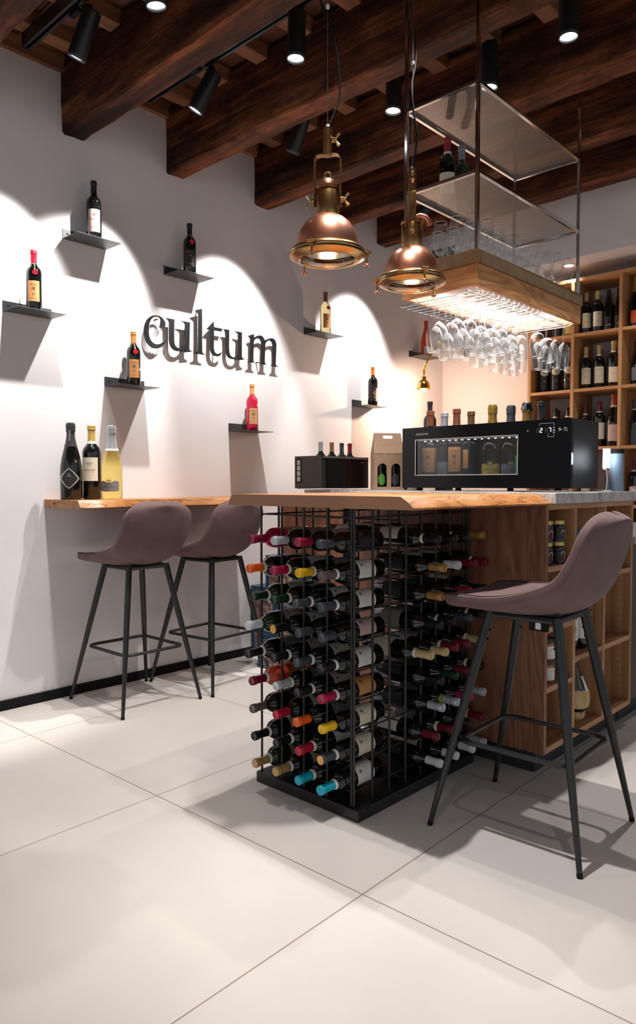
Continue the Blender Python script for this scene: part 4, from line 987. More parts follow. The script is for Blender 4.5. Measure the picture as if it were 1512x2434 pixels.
for k in range(14):
    a, b = 2 * math.pi * k / 14 + 1.8, 2 * math.pi * (k + .9) / 14 + 1.8
    if k != 13: ln(.905 + .007 * math.cos(a), .282 + .007 * math.sin(a), .905 + .007 * math.cos(b), .282 + .007 * math.sin(b), .0016)
ln(.905, .283, .905, .291, .0014); ln(.912, .273, .916, .273, .0018)
ic.build('icons', mark_on, t, 0)
MB().lathe([(0, 0), (.004, 0), (.003, .002), (0, .002)], (.723, -.0002, .282), 12, Matrix.Rotation(R(90), 3, 'X')).build('indicator', SILVER, t, 0)
for x in (.09, .33, .62, .86):
    MB().lathe([(.014, 0), (.016, .002), (.014, .0138), (0, .0138)], (x, .03, 0), 14).build('foot', matt_black, t)
# bottles standing in the cooler
ZC = 1.095 + .0405
CG = 'bottles standing in the large wine cooler'
CO_ = (.33, .095, .04)
bottle('copper capsuled bottle with an orange label, first from the left in the cooler', (1.355, 3.282, ZC), cap=CO_, lab=OCHRE, lz=LZM, lh=.85, ang=R(-70), group=CG, texts=met, emblem=metem, scale=1.28)
bottle('silver capsuled pale bottle, second from the left in the cooler', (1.440, 3.290, ZC), glass=PALE2, cap=SIL, capm=.3, lab=GREYP, lz=(.02, .09), lh=.7, ang=R(-70), group=CG, scale=1.23)
bottle('copper capsuled bottle with an orange label, third from the left in the cooler', (1.520, 3.282, ZC), glass=PALE, cap=CO_, lab=OCHRE, lz=LZM, lh=.85, ang=R(-70), group=CG, texts=met, emblem=metem, scale=1.28)
bottle('gold brown capsuled pale bottle, fourth from the left in the cooler', (1.600, 3.292, ZC), glass=PALE2, cap=(.25, .14, .06), capm=.4, lab=OCHRE, lz=(.06, .14), lh=.6, ang=R(-110), group=CG, scale=1.22)
francia((1.728, 3.285, ZC), 'golden foiled sparkling bottle with a yellow crown label in the cooler', CG, lab=mat('yellow_label', (.62, .44, .08), .55), scale=1.24, cap=(.42, .26, .06), ang=R(-72), band=None)
francia((1.826, 3.292, ZC), 'grey foiled sparkling bottle with a grey crown label in the cooler', CG, scale=1.21, cap=(.10, .11, .12), ang=R(-60), band=None)
bottle('green labelled sparkling bottle with torn black and gold foil in the cooler', (1.914, 3.285, ZC), 'sparkling', DARK, (.35, .20, .05), .5, col_mat('paper', (.05, .30, .10), .5), (.03, .11), 1.0, R(-80), 1.22, CG)
# torn foil of that bottle
tb = [o for o in bpy.data.objects if o.get('label', '').startswith('green labelled sparkling')][0]
random.seed(8); mb = MB()
for k in range(16):
    a = 2 * math.pi * k / 16; r0 = .019; z0_ = .284 + random.random() * .012
    mb.add([(r0 * math.cos(a - .22), r0 * math.sin(a - .22), .314), (r0 * math.cos(a + .22), r0 * math.sin(a + .22), .314), ((r0 + .002 + random.random() * .010) * math.cos(a + .3), (r0 + .004) * math.sin(a + .3), z0_), ((r0 + .001 + random.random() * .014) * math.cos(a - .1), (r0 + .006) * math.sin(a - .1), z0_ - .006)], [(0, 1, 2, 3)])
mb.lathe([(.0195, .314), (.015, .3185), (0, .319)], n=16); mb.build('torn_foil', mat('torn_black_foil', (.05, .05, .055), .2, .9), tb, 0)
bottle('black capsuled bottle, rightmost neck over the cooler', (1.990, 3.292, ZC), 'bordeaux', DARK, (.02, .02, .025), .3, BLACKP, (.05, .14), .8, R(-70), 1.29, CG)
# low bottle behind the cooler on its riser
rs = thing('display_riser', 'small black riser behind the left end of the wine cooler', 'riser', (1.02, 3.48, 1.0953))
bx(0, .25, 0, .16, .200, .215).build('top_board', casing, rs, 0, .002)
bx(0, .015, 0, .16, 0, .1998).build('side_board', casing, rs, 0); bx(.235, .25, 0, .16, 0, .1998).build('side_board', casing, rs, 0)
bottle('dark wine bottle with a white label of coloured squares, behind the cooler', (1.165, 3.555, 1.3105), 'bordeaux', DARK, (.06, .04, .04), 0, WHITE, (.05, .155), .8, R(-35), .99, None, None,
       emblem=[('disc', .142, .007, mat('label_red', (.7, .03, .02), .5)), ('disc', .126, .007, mat('label_blue', (.02, .25, .4), .5)), ('disc', .104, .007, mat('label_green', (.3, .4, .04), .5))])

# ------------------------------------------------------------------ small cooler, cardboard carrier, menu
t = thing('small_wine_cooler', 'small black wine cooler with a dark glass front and slotted side vent', 'wine cooler', (.500, 3.10 + .10, 1.0953))
t.location = (.497, 3.105, 1.0953)
# stands on a ledge: depth faces the room (+x), vent side faces the camera side (-y)
cc = MB(); cc.box(0, .224, 0, .012, .008, .200).box(0, .224, .418, .430, .008, .200).box(0, .012, .012, .418, .008, .200).box(.012, .212, .012, .418, .008, .020)
cc.build('casing', mat('grey_black_casing', (.018, .017, .017), .4), t, 0, .003)
bx(.213, .224, .0125, .4175, .010, .185).build('glass_door', mat('smoked_glass', (.006, .006, .007), .05, coat=.5), t, 0)
tp = MB(); tp.box(.0125, .224, .0125, .05, .186, .196).box(.150, .224, .05, .4175, .186, .198); tp.build('top_panel', steel, t, 0)
vt = MB()
for k in range(22): vt.box(.012, .060, -.0012, .0, .040 + k * .0066, .0445 + k * .0066)
vt.build('vent_slats', matt_black, t, 0)
v2 = MB()
for a in range(4):
    for k in range(4):
        for c in range(2): v2.box(.022 + c * .014, .034 + c * .014, -.0018, -.0011, .050 + a * .033 + k * .0070, .0545 + a * .033 + k * .0070)
v2.build('vent_slots', mat('pale_slot', (.75, .74, .72), .5), t, 0)
mb = MB(); flat_text(mb, 'cavanova', .010, lambda u, v: (.2246, .37 + u, .166 + v)); mb.build('lettering', SILVER, t, 0)
for k, y in enumerate((.15, .20, .27, .33)): bx(.190, .200, y, y + .010, .198, .2005).build('button', [SILVER, mat('blue_button', (.05, .15, .5), .3), SILVER, SILVER][k], t, 0)
for k, (y, cap, l, lab) in enumerate([(3.225 - 3.105, (.60, .62, .66), 'silver capsuled', WHITE), (3.325 - 3.105, (.50, .22, .09), 'copper capsuled', OCHRE), (3.418 - 3.105, (.06, .09, .09), 'dark grey capsuled', WHITE), (3.495 - 3.105, (.45, .01, .03), 'red capsuled', WHITE)]):
    bottle(f'{l} bottle standing in the small wine cooler', (.600, 3.105 + y, 1.116), 'bordeaux', GREEN, cap, 0, lab, (.05, .135), .8, R(-20), .89, 'bottles in the small wine cooler')
kraft = noisy('kraft_cardboard', (.42, .27, .17), (.48, .31, .20), 60, .8)
t = thing('bottle_carrier', 'brown cardboard two bottle carrier with a handle and two arched windows', 'box', (1.030, 3.325, 1.0953), R(-37))
# local: x front normal, y width
hw, dp, hb, ht = .088, .043, .245, .325
mb = MB()
def outline():
    arch = []
    return arch
def arch(cy, w_, z0, z1, n=10):
    r = w_ / 2; return [(cy - r, z0), (cy + r, z0)] + [(cy + r * math.cos(math.pi * k / n), z1 - r + r * math.sin(math.pi * k / n)) for k in range(n + 1)]
# front sheet with real openings, built from a boolean-free strip layout
def holed(ys, zs, holes, fn, mb, step=.004):
    ny = int(round((ys[1] - ys[0]) / step)); nz = int(round((zs[1] - zs[0]) / step))
    def inside(y, z):
        for kind, cy, w_, z0, z1 in holes:
            r = w_ / 2
            if kind == 'arch' and abs(y - cy) < r and z0 < z < z1 - r: return True
            if kind == 'arch' and z >= z1 - r and (y - cy) ** 2 + (z - (z1 - r)) ** 2 < r * r: return True
            if kind == 'slot' and abs(z - z0) < z1 and (abs(y - cy) < r or (abs(y - cy) - r) ** 2 + (z - z0) ** 2 < z1 * z1): return True
        return False
    for i in range(ny):
        for k in range(nz):
            y0, z0 = ys[0] + i * step, zs[0] + k * step
            if not inside(y0 + step / 2, z0 + step / 2): mb.add([fn(y0, z0), fn(y0 + step, z0), fn(y0 + step, z0 + step), fn(y0, z0 + step)], [(0, 1, 2, 3)])
holed((-hw, hw), (.0, .208), [('arch', -.040, .054, .018, .150), ('arch', .040, .054, .018, .150)], lambda y, z: (dp, y, z), mb, .002)
holed((-hw, hw), (.208, ht), [('slot', 0, .044, .302, .009)], lambda y, z: (dp * (1 - (z - .208) / (ht - .208)) + .002, y * (1 - .10 * (z - .208) / (ht - .208)), z), mb, .002)
mb.build('front_sheet', kraft, t, 0)
m2 = MB(); m2.add([(-dp, -hw, 0), (dp, -hw, 0), (dp, -hw, .208), (.002, -hw * .9, ht), (-.002, -hw * .9, ht), (-dp, -hw, .208)], [(0, 1, 2, 3, 4, 5)])
m2.add([(-dp, hw, 0), (dp, hw, 0), (dp, hw, .208), (.002, hw * .9, ht), (-.002, hw * .9, ht), (-dp, hw, .208)], [(0, 5, 4, 3, 2, 1)])
m2.add([(-dp, -hw, 0), (-dp, hw, 0), (-dp, hw, .208), (-dp, -hw, .208)], [(0, 3, 2, 1)]); m2.add([(-dp, -hw, 0), (dp, -hw, 0), (dp, hw, 0), (-dp, hw, 0)], [(0, 1, 2, 3)])
m2.build('side_sheets', kraft, t, 0)
for k, (yy, c) in enumerate(((-.040, (.10, .32, .05)), (.040, (.05, .05, .055)))):
    q = t.matrix_basis @ Vector((0, yy, .001)) if False else Vector((1.030 - yy * math.sin(R(-37)), 3.325 + yy * math.cos(R(-37)), 1.0963))
    bottle(['green labelled bottle in the left window of the cardboard carrier', 'black bottle in the right window of the cardboard carrier'][k], q, 'bordeaux', DARK, (.02, .02, .02), 0, col_mat('paper', c, .5), (.03, .11), .7, R(-37), .85, 'bottles in the cardboard carrier', None, shape=[(0, 0), (1, .2), (1, .75), (0, 1), (-1, .75), (-1, .2)])
t = thing('menu_holder', 'upright dark brown menu board behind the cooler end, beside the carrier', 'menu', (1.185, 3.46, 1.0953), R(-10))
t.location = (1.150, 3.405, 1.0953)
bx(-.030, .075, 0, .012, 0, .310).build('board', mat('dark_brown_board', (.05, .03, .025), .5), t, 0, .002)
MB().lathe([(.0, 0), (.028, 0), (.030, .003), (.030, .012), (0, .012)], (.02, -.02, 0), 20).build('base', mat('beige_base', (.5, .42, .33), .5), t)
# bright lamp and cylinder at the right end of the worktop
t = thing('counter_lamp', 'small dazzling white lamp on the stone worktop right of the wine cooler', 'lamp', (2.262, 3.390, 1.0953))
MB().lathe([(0, 0), (.032, 0), (.032, .006), (.006, .010), (.006, .010)], n=24).build('base', chrome, t)
MB().tube([(0, 0, .008), (.004, .004, .05), (0, 0, .105)], .006, 10).build('stem', chrome, t)
MB().tube([(-.012, -.01, .105), (.0, 0, .100), (.012, .012, .085)], .005, 8).build('joint', copper, t)
bx(-.013, .017, -.008, .010, .108, .198).build('light_panel', lamp_white, t, 0, .003)
light('POINT', (2.300, 3.360, 1.250), None, 0.35, (.85, .93, 1), shadow_soft_size=.03, specular_factor=0.0)
t = thing('grey_canister', 'tall blue grey cylinder standing behind the bright lamp', 'canister', (2.285, 3.455, 1.0953))
MB().lathe([(0, 0), (.032, 0), (.033, .002), (.033, .188), (.031, .190), (0, .190)], n=32).build('body', mat('blue_grey_tube', (.20, .27, .36), .4), t)
MB().lathe([(.0335, .176), (.0340, .178), (.0340, .194), (.031, .198), (0, .198)], n=32).build('lid', matt_black, t)
t = thing('serving_mat', 'thin black papers lying on the worktop in front of the cooler', 'papers', (2.12, 3.02, 1.0953), R(6))
bx(-.10, .10, -.05, .06, 0, .002).build('sheet', matt_black, t, 0); bx(-.06, .12, -.03, .08, .0022, .004).build('sheet', mat('pale_sheet', (.6, .6, .62), .4), t, 0, None)

# ------------------------------------------------------------------ blue wine cartons on the floor
def carton_mat(seed):
    m, t_, b = nt('printed_painting')
    n = N(t_, 'ShaderNodeTexNoise'); n.inputs['Scale'].default_value = 26; n.inputs['Detail'].default_value = 3; L(t_, coords(t_, (1, 1, 1), (0, 0, 0), (seed, seed, 0)), n.inputs['Vector'])
    L(t_, ramp(t_, n.outputs[0], [(.32, (.035, .03, .04)), (.45, (.15, .09, .08)), (.55, (.34, .18, .13)), (.62, (.45, .38, .32)), (.72, (.10, .12, .13))]), b.inputs['Base Color']); b.inputs['Roughness'].default_value = .5
    return m
paint = carton_mat(3.0); blue = noisy('petrol_blue_card', (.008, .045, .085), (.012, .060, .105), 8, .5)
pinkt = mat('pale_pink_print', (.50, .36, .33), .6)
def carton(label, loc, rz, h):
    t = thing('wine_carton', label, 'box', loc, rz, 'blue wine cartons')
    w_, d_ = .262, .175
    bx(0, w_, 0, d_, 0, h).build('carton', blue, t, 0, .003)
    mb = MB(); flat_text(mb, 'DOMINIO', .036, lambda u, v: (w_ / 2 + u * 1.02, -.0008, h - .042 + v)); mb.build('title', pinkt, t, 0)
    mb = MB(); flat_text(mb, 'MILLE ANNI DI VIDECUNT', .0125, lambda u, v: (w_ / 2 + u, -.0008, .013 + v)); flat_text(mb, 'DI PROVENZA', .010, lambda u, v: (w_ / 2 + u, -.0008, h - .066 + v)); mb.build('small_print', pinkt, t, 0)
    z0, z1 = .026, h - .078; x0, x1 = .040, w_ - .040
    bx(x0 - .003, x1 + .003, -.0006, .0, z0 - .003, z1 + .003).build('picture_border', pinkt, t, 0)
    c = .018; MB().add([(x0, -.0010, z0), (x1, -.0010, z0), (x1, -.0010, z1 - c), (x1 - c, -.0010, z1), (x0 + c, -.0010, z1), (x0, -.0010, z1 - c)], [(0, 1, 2, 3, 4, 5)]).build('picture', paint, t, 0)
    return t
carton('blue carton by the wall, lower of the left stack', (.010, 3.185, 0), 0, .225)
carton('blue carton by the wall, upper of the left stack with the clear title', (.006, 3.183, .2255), 0, .235)
carton('blue carton at the front, lowest of the right stack', (.292, 2.985, 0), R(2), .212)
carton('blue carton in the middle of the right stack, mostly behind the rack', (.420, 2.990, .2125), R(-1), .240)
carton('blue carton on top of the right stack', (.365, 2.985, .4530), R(1), .245)
# ------------------------------------------------------------------ wall unit full of wine along the back wall
UX = [1.000, 1.334, 1.674, 2.016, 2.358]; UZ = [2.185, 1.790, 1.372, .962]; UF, UB, UT = 5.10, 5.44, 2.575
t = thing('wine_shelf_unit', 'tall oak wall unit of open wine compartments at the back right', 'shelf unit', (0, 0, 0))
for i, x in enumerate(UX): bx(x - .012, x + .012, UF, UB, 0, UT).build('upright', shelf_z, t, 0, .001)
bx(UX[0] - .012, UX[-1] + .012, UF, UB, UT + .0005, UT + .024).build('top_board', shelf_x, t, 0, .001)
for i in range(4):
    for z in UZ: bx(UX[i] + .0125, UX[i + 1] - .0125, UF + .002, UB, z, z + .022).build('shelf', shelf_x, t, 0, .001)
    bx(UX[i] + .0125, UX[i + 1] - .0125, UF + .01, UB, .80, .822).build('shelf', shelf_x, t, 0)
    bx(UX[i] + .0125, UX[i + 1] - .0125, UF + .02, UF + .04, .06, .799).build('cabinet_door', shelf_z, t, 0)
WG = 'wine bottles in the wall unit'
def ub(col, row, k, x, kind, cap, lab, lz, desc, scale=1.0, y=5.20, glass=None, texts=None, band=None, shape='rect', lh=.95, emblem=None, capm=0):
    return bottle(desc, (x, y, UZ[row] + .0225), kind, glass or DARK, cap, capm, lab, lz, lh, R(-62), scale, WG, band, texts, emblem, shape=shape)
YC = (.62, .50, .22); BE_ = (.45, .36, .22); txt = [('CLASSICO', .0075, .130, INK, .8), ('AMARONE', .0065, .085, INK, .9)]
ub(1, 0, 0, 1.392, 'bordeaux', BE_, CREAM, (.045, .150), 'cream labelled bottle, far left in the top compartment behind the hanging shelf', 1.0, texts=txt)
ub(1, 0, 1, 1.473, 'bordeaux', YC, CREAM, (.045, .150), 'cream labelled bottle with a yellow capsule, second in the top compartment', 1.0, texts=txt)
ub(1, 0, 2, 1.552, 'slim', BLK, BLACKP, (.03, .11), 'black slim bottle with a white scribble, third in the top compartment', .92, texts=[('Lito', .024, .050, WHITE), ('alta', .008, .098, WHITE)])
ub(1, 0, 3, 1.625, 'slim', BLK, BLACKP, (.03, .11), 'black slim bottle with a white scribble, rightmost in the top compartment', .92, texts=[('Lito', .024, .050, WHITE), ('alta', .008, .098, WHITE)])
ub(1, 1, 0, 1.394, 'bordeaux', YC, CREAM, (.035, .150), 'cream labelled bottle with a yellow capsule, left of three on the second shelf', 1.02, band=WHITE, texts=txt)
ub(1, 1, 1, 1.489, 'bordeaux', YC, CREAM, (.035, .150), 'cream labelled bottle with a yellow capsule, middle of three on the second shelf', 1.02, band=WHITE, texts=txt)
ub(1, 1, 2, 1.592, 'bordeaux', YC, CREAM, (.030, .130), 'cream labelled bottle with a yellow capsule, right of three on the second shelf', 1.08, band=WHITE, texts=txt)
ub(1, 2, 0, 1.395, 'bordeaux', DRD, CREAM, (.05, .14), 'dark red capsuled bottle, left on the third shelf above the cooler', 1.03, band=WHITE)
ub(1, 2, 1, 1.497, 'bordeaux', DRD, CREAM, (.05, .16), 'dark red capsuled bottle, middle of the third shelf above the cooler', 1.08, band=WHITE)
ub(1, 2, 2, 1.600, 'burgundy', (.30, .04, .03), BLUSH, (.03, .125), 'broad bottle with a pinkish label and red capsule beside the upright', 1.22, band=CREAM, texts=[('CASTELLO', .007, .085, INK)])
OV = [(0, 0), (.7, .12), (1, .5), (.7, .88), (0, 1), (-.7, .88), (-1, .5), (-.7, .12)]
for k, (x, w3) in enumerate(((1.075, 'left'), (1.165, 'middle'), (1.262, 'right'))):
    b_ = ub(0, 1, k, x, 'bordeaux', BLK, CREAM, (.125, .180), f'dark bottle with curved cream label, {w3} of three under the hanging glasses', 1.0, shape=OV, texts=[('BARBERA', .007, .150, INK)])
    put('lower_label', cached(('l2',), lambda: label_patch(.0382, .02, .115, .8)), BLACKP, b_)
    mb = MB(); round_text(mb, '&', .030, .0386, .085, 0); round_text(mb, 'Gran', .011, .0386, .045, 0); mb.build('lower_label_print', mat('copper_print', (.35, .17, .09), .5), b_, 0)
ub(0, 0, 0, 1.262, 'bordeaux', BLK, mat('mustard_label', (.45, .36, .08), .6), (.02, .09), 'bottle with a mustard label behind the hanging glasses', 1.0)
ub(0, 0, 1, 1.165, 'bordeaux', BLK, BLACKP, (.02, .09), 'black labelled bottle in the top left compartment, mostly hidden', 1.0)
for k, x in enumerate((1.075, 1.165, 1.262)):
    ub(0, 2, k, x, 'bordeaux', BLK, CREAM, (.04, .12), 'black capsuled bottle just above the cooler, ' + ['left', 'middle', 'right'][k] + ' of the left compartment', 1.0, band=CREAM)
ub(2, 0, 0, 1.745, 'sparkling', (.45, .30, .08), mat('vivid_orange_label', (.85, .12, .02), .5), (.025, .10), 'sparkling bottle with a gold neck and vivid orange label at the right edge', 1.13, capm=.5, texts=[('BRUT', .016, .045, GOLDINK)], emblem=[('disc', .088, .012, mat('vivid_orange_label', (.85, .12, .02), .5))])
ub(2, 1, 0, 1.750, 'burgundy', BLK, GREYP, (.03, .12), 'broad bottle with a grey label, second shelf at the right edge', 1.0, emblem=[('disc', .13, .014, SILVER)])
ub(2, 2, 0, 1.745, 'slim', (.03, .03, .035), mat('slate_label', (.05, .06, .075), .4), (.0, .11), 'slim slate labelled bottle with a gold emblem, third shelf at the right edge', 1.0, band=WHITE, emblem=[('crown', .150, .008, GOLDINK)])
b_ = ub(2, 3, 0, 1.745, 'bordeaux', (.13, .01, .04), WHITE, (.055, .125), 'bottle with a white label and a red shield, low at the right edge', 1.02, band=WHITE, emblem=[('disc', .122, .012, mat('rust_shield', (.35, .05, .03), .5))])
put('lower_label', cached(('l3',), lambda: label_patch(.0382, .02, .048, .95)), mat('magenta_band', (.30, .01, .07), .5), b_)
ub(1, 3, 0, 1.40, 'bordeaux', BLK, CREAM, (.04, .12), 'dark bottle in the compartment behind the bright lamp', 1.0)
# second row behind
for (x, r_, c, s) in ((1.43, 0, BE_, 'behind the cream labelled pair in the top compartment'), (1.51, 0, BE_, 'behind the slim bottles in the top compartment'), (1.44, 1, (.20, .13, .07), 'between the left and middle yellow capsules'),
                      (1.545, 1, (.12, .06, .04), 'between the middle and right yellow capsules'), (1.445, 2, BLK, 'between the left and middle dark red capsules'), (1.545, 2, DRD, 'just right of the middle dark red capsule'),
                      (1.12, 2, BLK, 'in the shade between the left black capsules'), (1.21, 2, BLK, 'in the shade between the right black capsules'), (1.21, 1, BLK, 'in the shade behind the curved labels'), (1.12, 1, BLK, 'in the shade behind the left curved label')):
    bottle(f'bottle in the back row {s}', (x, 5.34, UZ[r_] + .0225), 'bordeaux', DARK, c, 0, CREAM, (.04, .14), .95, R(-62), 1.0, 'back row bottles in the wall unit')

# ------------------------------------------------------------------ hanging shelf with perforated tiers and glass rack
OX0, OX1, OY0, OY1 = 1.750, 2.110, 2.490, 3.440
t = thing('hanging_shelf', 'hanging oak and steel glass shelf with two perforated tiers over the bar', 'hanging shelf', (0, 0, 0))
def frame(x0, x1, y0, y1, z0, z1, th):
    return MB().box(x0, x1, y0, y0 + th, z0, z1).box(x0, x1, y1 - th, y1, z0, z1).box(x0, x0 + th, y0 + th, y1 - th, z0, z1).box(x1 - th, x1, y0 + th, y1 - th, z0, z1)
cher = [(0.1, (0.38, 0.14, 0.045)), (0.5, (0.60, 0.27, 0.095)), (0.9, (0.70, 0.35, 0.135))]
fw_x = wood('cherry_across', cher, 'x', scale=9, stretch=.18, dist=6); fw_y = wood('cherry_along', cher, 'y', scale=9, stretch=.18, dist=6)
bx(OX0, OX1, OY0, OY0 + .022, 1.900, 1.984).build('oak_frame', fw_x, t, 0, .001); bx(OX0, OX1, OY1 - .022, OY1, 1.900, 1.984).build('oak_frame', fw_x, t, 0, .001)
bx(OX0, OX0 + .022, OY0 + .022, OY1 - .022, 1.900, 1.984).build('oak_frame', fw_y, t, 0, .001); bx(OX1 - .022, OX1, OY0 + .022, OY1 - .022, 1.900, 1.984).build('oak_frame', fw_y, t, 0, .001)
frame(OX0 - .006, OX1 + .006, OY0 - .006, OY1 + .006, 1.9842, 2.036, .018).build('brass_band', brass_band, t, 0, .001)
bx(OX0 + .022, OX1 - .022, OY0 + .022, OY1 - .022, 1.962, 1.980).build('floor_board', mat('pale_board', (.72, .68, .64), .5), t, 0)
frame(OX0 + .0225, OX1 - .0225, OY0 + .0225, OY1 - .0225, 1.948, 1.956, .006).build('led_strip', emis('white_led_line', (.95, .97, 1.0), 12), t, 0)
light('AREA', ((OX0 + OX1) / 2, (OY0 + OY1) / 2, 1.953), ((OX0 + OX1) / 2, (OY0 + OY1) / 2, 0), 6.5, (.96, .97, 1.0), shape='RECTANGLE', size=.28, size_y=.86)
# wire rails: pairs running across
NR = 21
for k in range(NR):
    y = OY0 + .040 + k * (OY1 - OY0 - .08) / (NR - 1)
    MB().tube([(OX1 - .024, y, 1.912), (OX1 - .03, y, 1.894), (OX1 - .045, y, 1.888), (OX0 + .02, y, 1.888), (OX0 - .035, y, 1.888), (OX0 - .043, y + .010, 1.888), (OX0 - .035, y + .020, 1.888), (OX0 + .05, y + .020, 1.888)], .0023, 6).build('glass_rail', chrome, t)
for x in (OX0 + .06, OX1 - .06): MB().tube([(x, OY0 + .022, 1.893), (x, OY1 - .022, 1.893)], .003, 6).build('cross_wire', chrome, t)
# posts and tiers
PX, PY = (OX0 + .012, OX1 - .012), (OY0 + .012, OY1 - .012)
for x in PX:
    for y in PY: bx(x - .007, x + .007, y - .007, y + .007, 2.037, 3.300).build('post', chrome, t, 0, .0012)
for z in (2.330, 2.670):
    e = .0075
    fr = MB().box(PX[0] + e, PX[1] - e, PY[0] - .007, PY[0] + .007, z, z + .014).box(PX[0] + e, PX[1] - e, PY[1] - .007, PY[1] + .007, z, z + .014).box(PX[0] - .007, PX[0] + .007, PY[0] + e, PY[1] - e, z, z + .014).box(PX[1] - .007, PX[1] + .007, PY[0] + e, PY[1] - e, z, z + .014)
    f_ = fr.build('tier_frame', chrome, t, 0, .0012)
    MB().add([(PX[0] + .007, PY[0] + .007, z + .011), (PX[1] - .007, PY[0] + .007, z + .011), (PX[1] - .007, PY[1] - .007, z + .011), (PX[0] + .007, PY[1] - .007, z + .011)], [(0, 1, 2, 3)]).build('perforated_sheet', perf_m, t, 0)
bottle('dark wine bottle with a red capsule and cream label on the middle tier', (1.796, 2.755, 2.3442), cap=(.30, .02, .03), lab=CREAM, lz=(.05, .14), ang=R(-60), band=WHITE, group='bottles on the hanging shelf')
bottle('dark wine bottle with a grey capsule, right one on the middle tier', (1.798, 2.868, 2.3442), glass=GREEN, cap=(.22, .23, .25), lab=BLACKP, lz=(.05, .14), ang=R(-60), group='bottles on the hanging shelf')

# ------------------------------------------------------------------ wine glasses
def glass_profile(kind):
    return {'wine': dict(foot=.034, stem=.085, bowl=[(.0035, .088), (.010, .092), (.024, .104), (.034, .122), (.0385, .142), (.0375, .165), (.033, .190), (.0295, .212)]),
            'tulip': dict(foot=.033, stem=.080, bowl=[(.0035, .083), (.009, .088), (.020, .100), (.0285, .118), (.031, .138), (.0290, .165), (.0255, .192), (.0235, .215)]),
            'straight': dict(foot=.033, stem=.075, bowl=[(.0035, .078), (.014, .081), (.027, .092), (.0335, .110), (.0350, .130), (.0330, .160), (.0300, .190)]),
            'balloon': dict(foot=.037, stem=.095, bowl=[(.0040, .098), (.018, .102), (.038, .118), (.0500, .142), (.0530, .165), (.0480, .195), (.0400, .222)])}[kind]
def glass_meshes(kind):
    p = glass_profile(kind); f = p['foot']; b = p['bowl']
    def outer_inner():
        mb = MB(); mb.lathe(b + [(b[-1][0] - .0006, b[-1][1] + .0004)] , n=28); mb.lathe([(max(0, r - .0010), z + (.0025 if i == 0 else .0008)) for i, (r, z) in enumerate(b)], n=28); return mb.mesh('bowl', 60)
    bowl = cached(('gb', kind), outer_inner)
    rimm = cached(('gr', kind), lambda: MB().tube([(b[-1][0] * math.cos(2 * math.pi * k / 28), b[-1][0] * math.sin(2 * math.pi * k / 28), b[-1][1]) for k in range(28)], .0008, 5, closed=True).mesh('rim', 60))
    stem = cached(('gs', kind), lambda: MB().lathe([(0, .0030), (.0055, .0036), (.0040, .010), (.0032, .03), (.0031, p['stem'] - .012), (.0042, p['stem'] + .003)], n=12).mesh('stem', 60))
    foot = cached(('gf', kind), lambda: MB().lathe([(0, 0), (f - .001, 0), (f, .0008), (f - .001, .0016), (.012, .0028), (.004, .0045)], n=28).mesh('foot', 50))
    return bowl, rimm, stem, foot
glass_solid = clear_glass('clear_glass_stem', (.95, .96, .97), .7, .05)
glass_rim = clear_glass('glass_rim', (.8, .82, .83), .5, .45)
def wine_glass(kind, label, loc, group, flip=False, s=1.0):
    t = thing('wine_glass', label, 'glass', loc, 0, group, rot=(math.pi if flip else 0, 0, 0)); t.scale = (s,) * 3
    bw, rm, st_, ft = glass_meshes(kind)
    b_ = put('bowl', bw, glass_m, t); put('rim', rm, glass_rim, b_); put('stem', st_, glass_solid, t); put('foot', ft, glass_solid, t)
    return t
random.seed(31)
NTH = ['nearest', 'second', 'third', 'fourth', 'fifth', 'sixth', 'seventh', 'eighth', 'ninth', 'farthest']
COL4 = ['leftmost', 'second from the left', 'third from the left', 'rightmost']
protos = {}
for r_ in range(10):
    y = OY0 + .075 + r_ * .0885
    for c_ in range(4):
        x = OX0 + .050 + c_ * .0865
        kind = 'wine' if (r_ % 5) in (0, 2) else ('tulip' if r_ > 6 else 'straight')
        if (r_, c_) in ((3, 2), (5, 1), (7, 3)): kind = 'balloon'
        if (r_ * 7 + c_ * 3) % 11 == 0: continue
        s = 1.0
        if kind == 'balloon': s = .90
        g = wine_glass(kind, f'clear glass hanging upside down, {NTH[r_]} row, {COL4[c_]}', (x, y + random.uniform(-.004, .004), 1.8915), 'glasses hanging under the oak shelf', True, s)
for r_ in range(9):
    y = OY0 + .068 + r_ * .100
    for c_ in range(4):
        x = OX0 + .060 + c_ * .080
        kind = 'tulip' if r_ < 3 else ('wine' if r_ < 7 else 'balloon')
        if kind == 'balloon' and c_ in (0, 2): continue
        if kind == 'balloon': x += .0
        if (r_, c_) == (0, 0): continue
        wine_glass(kind, f'clear glass standing upright on the hanging shelf, {NTH[r_] if r_ < 8 else "farthest"} row, {COL4[c_]}', (x, y + random.uniform(-.008, .008), 1.9803), 'glasses standing on the oak shelf', False, 1.0 if kind != 'tulip' else 1.05)

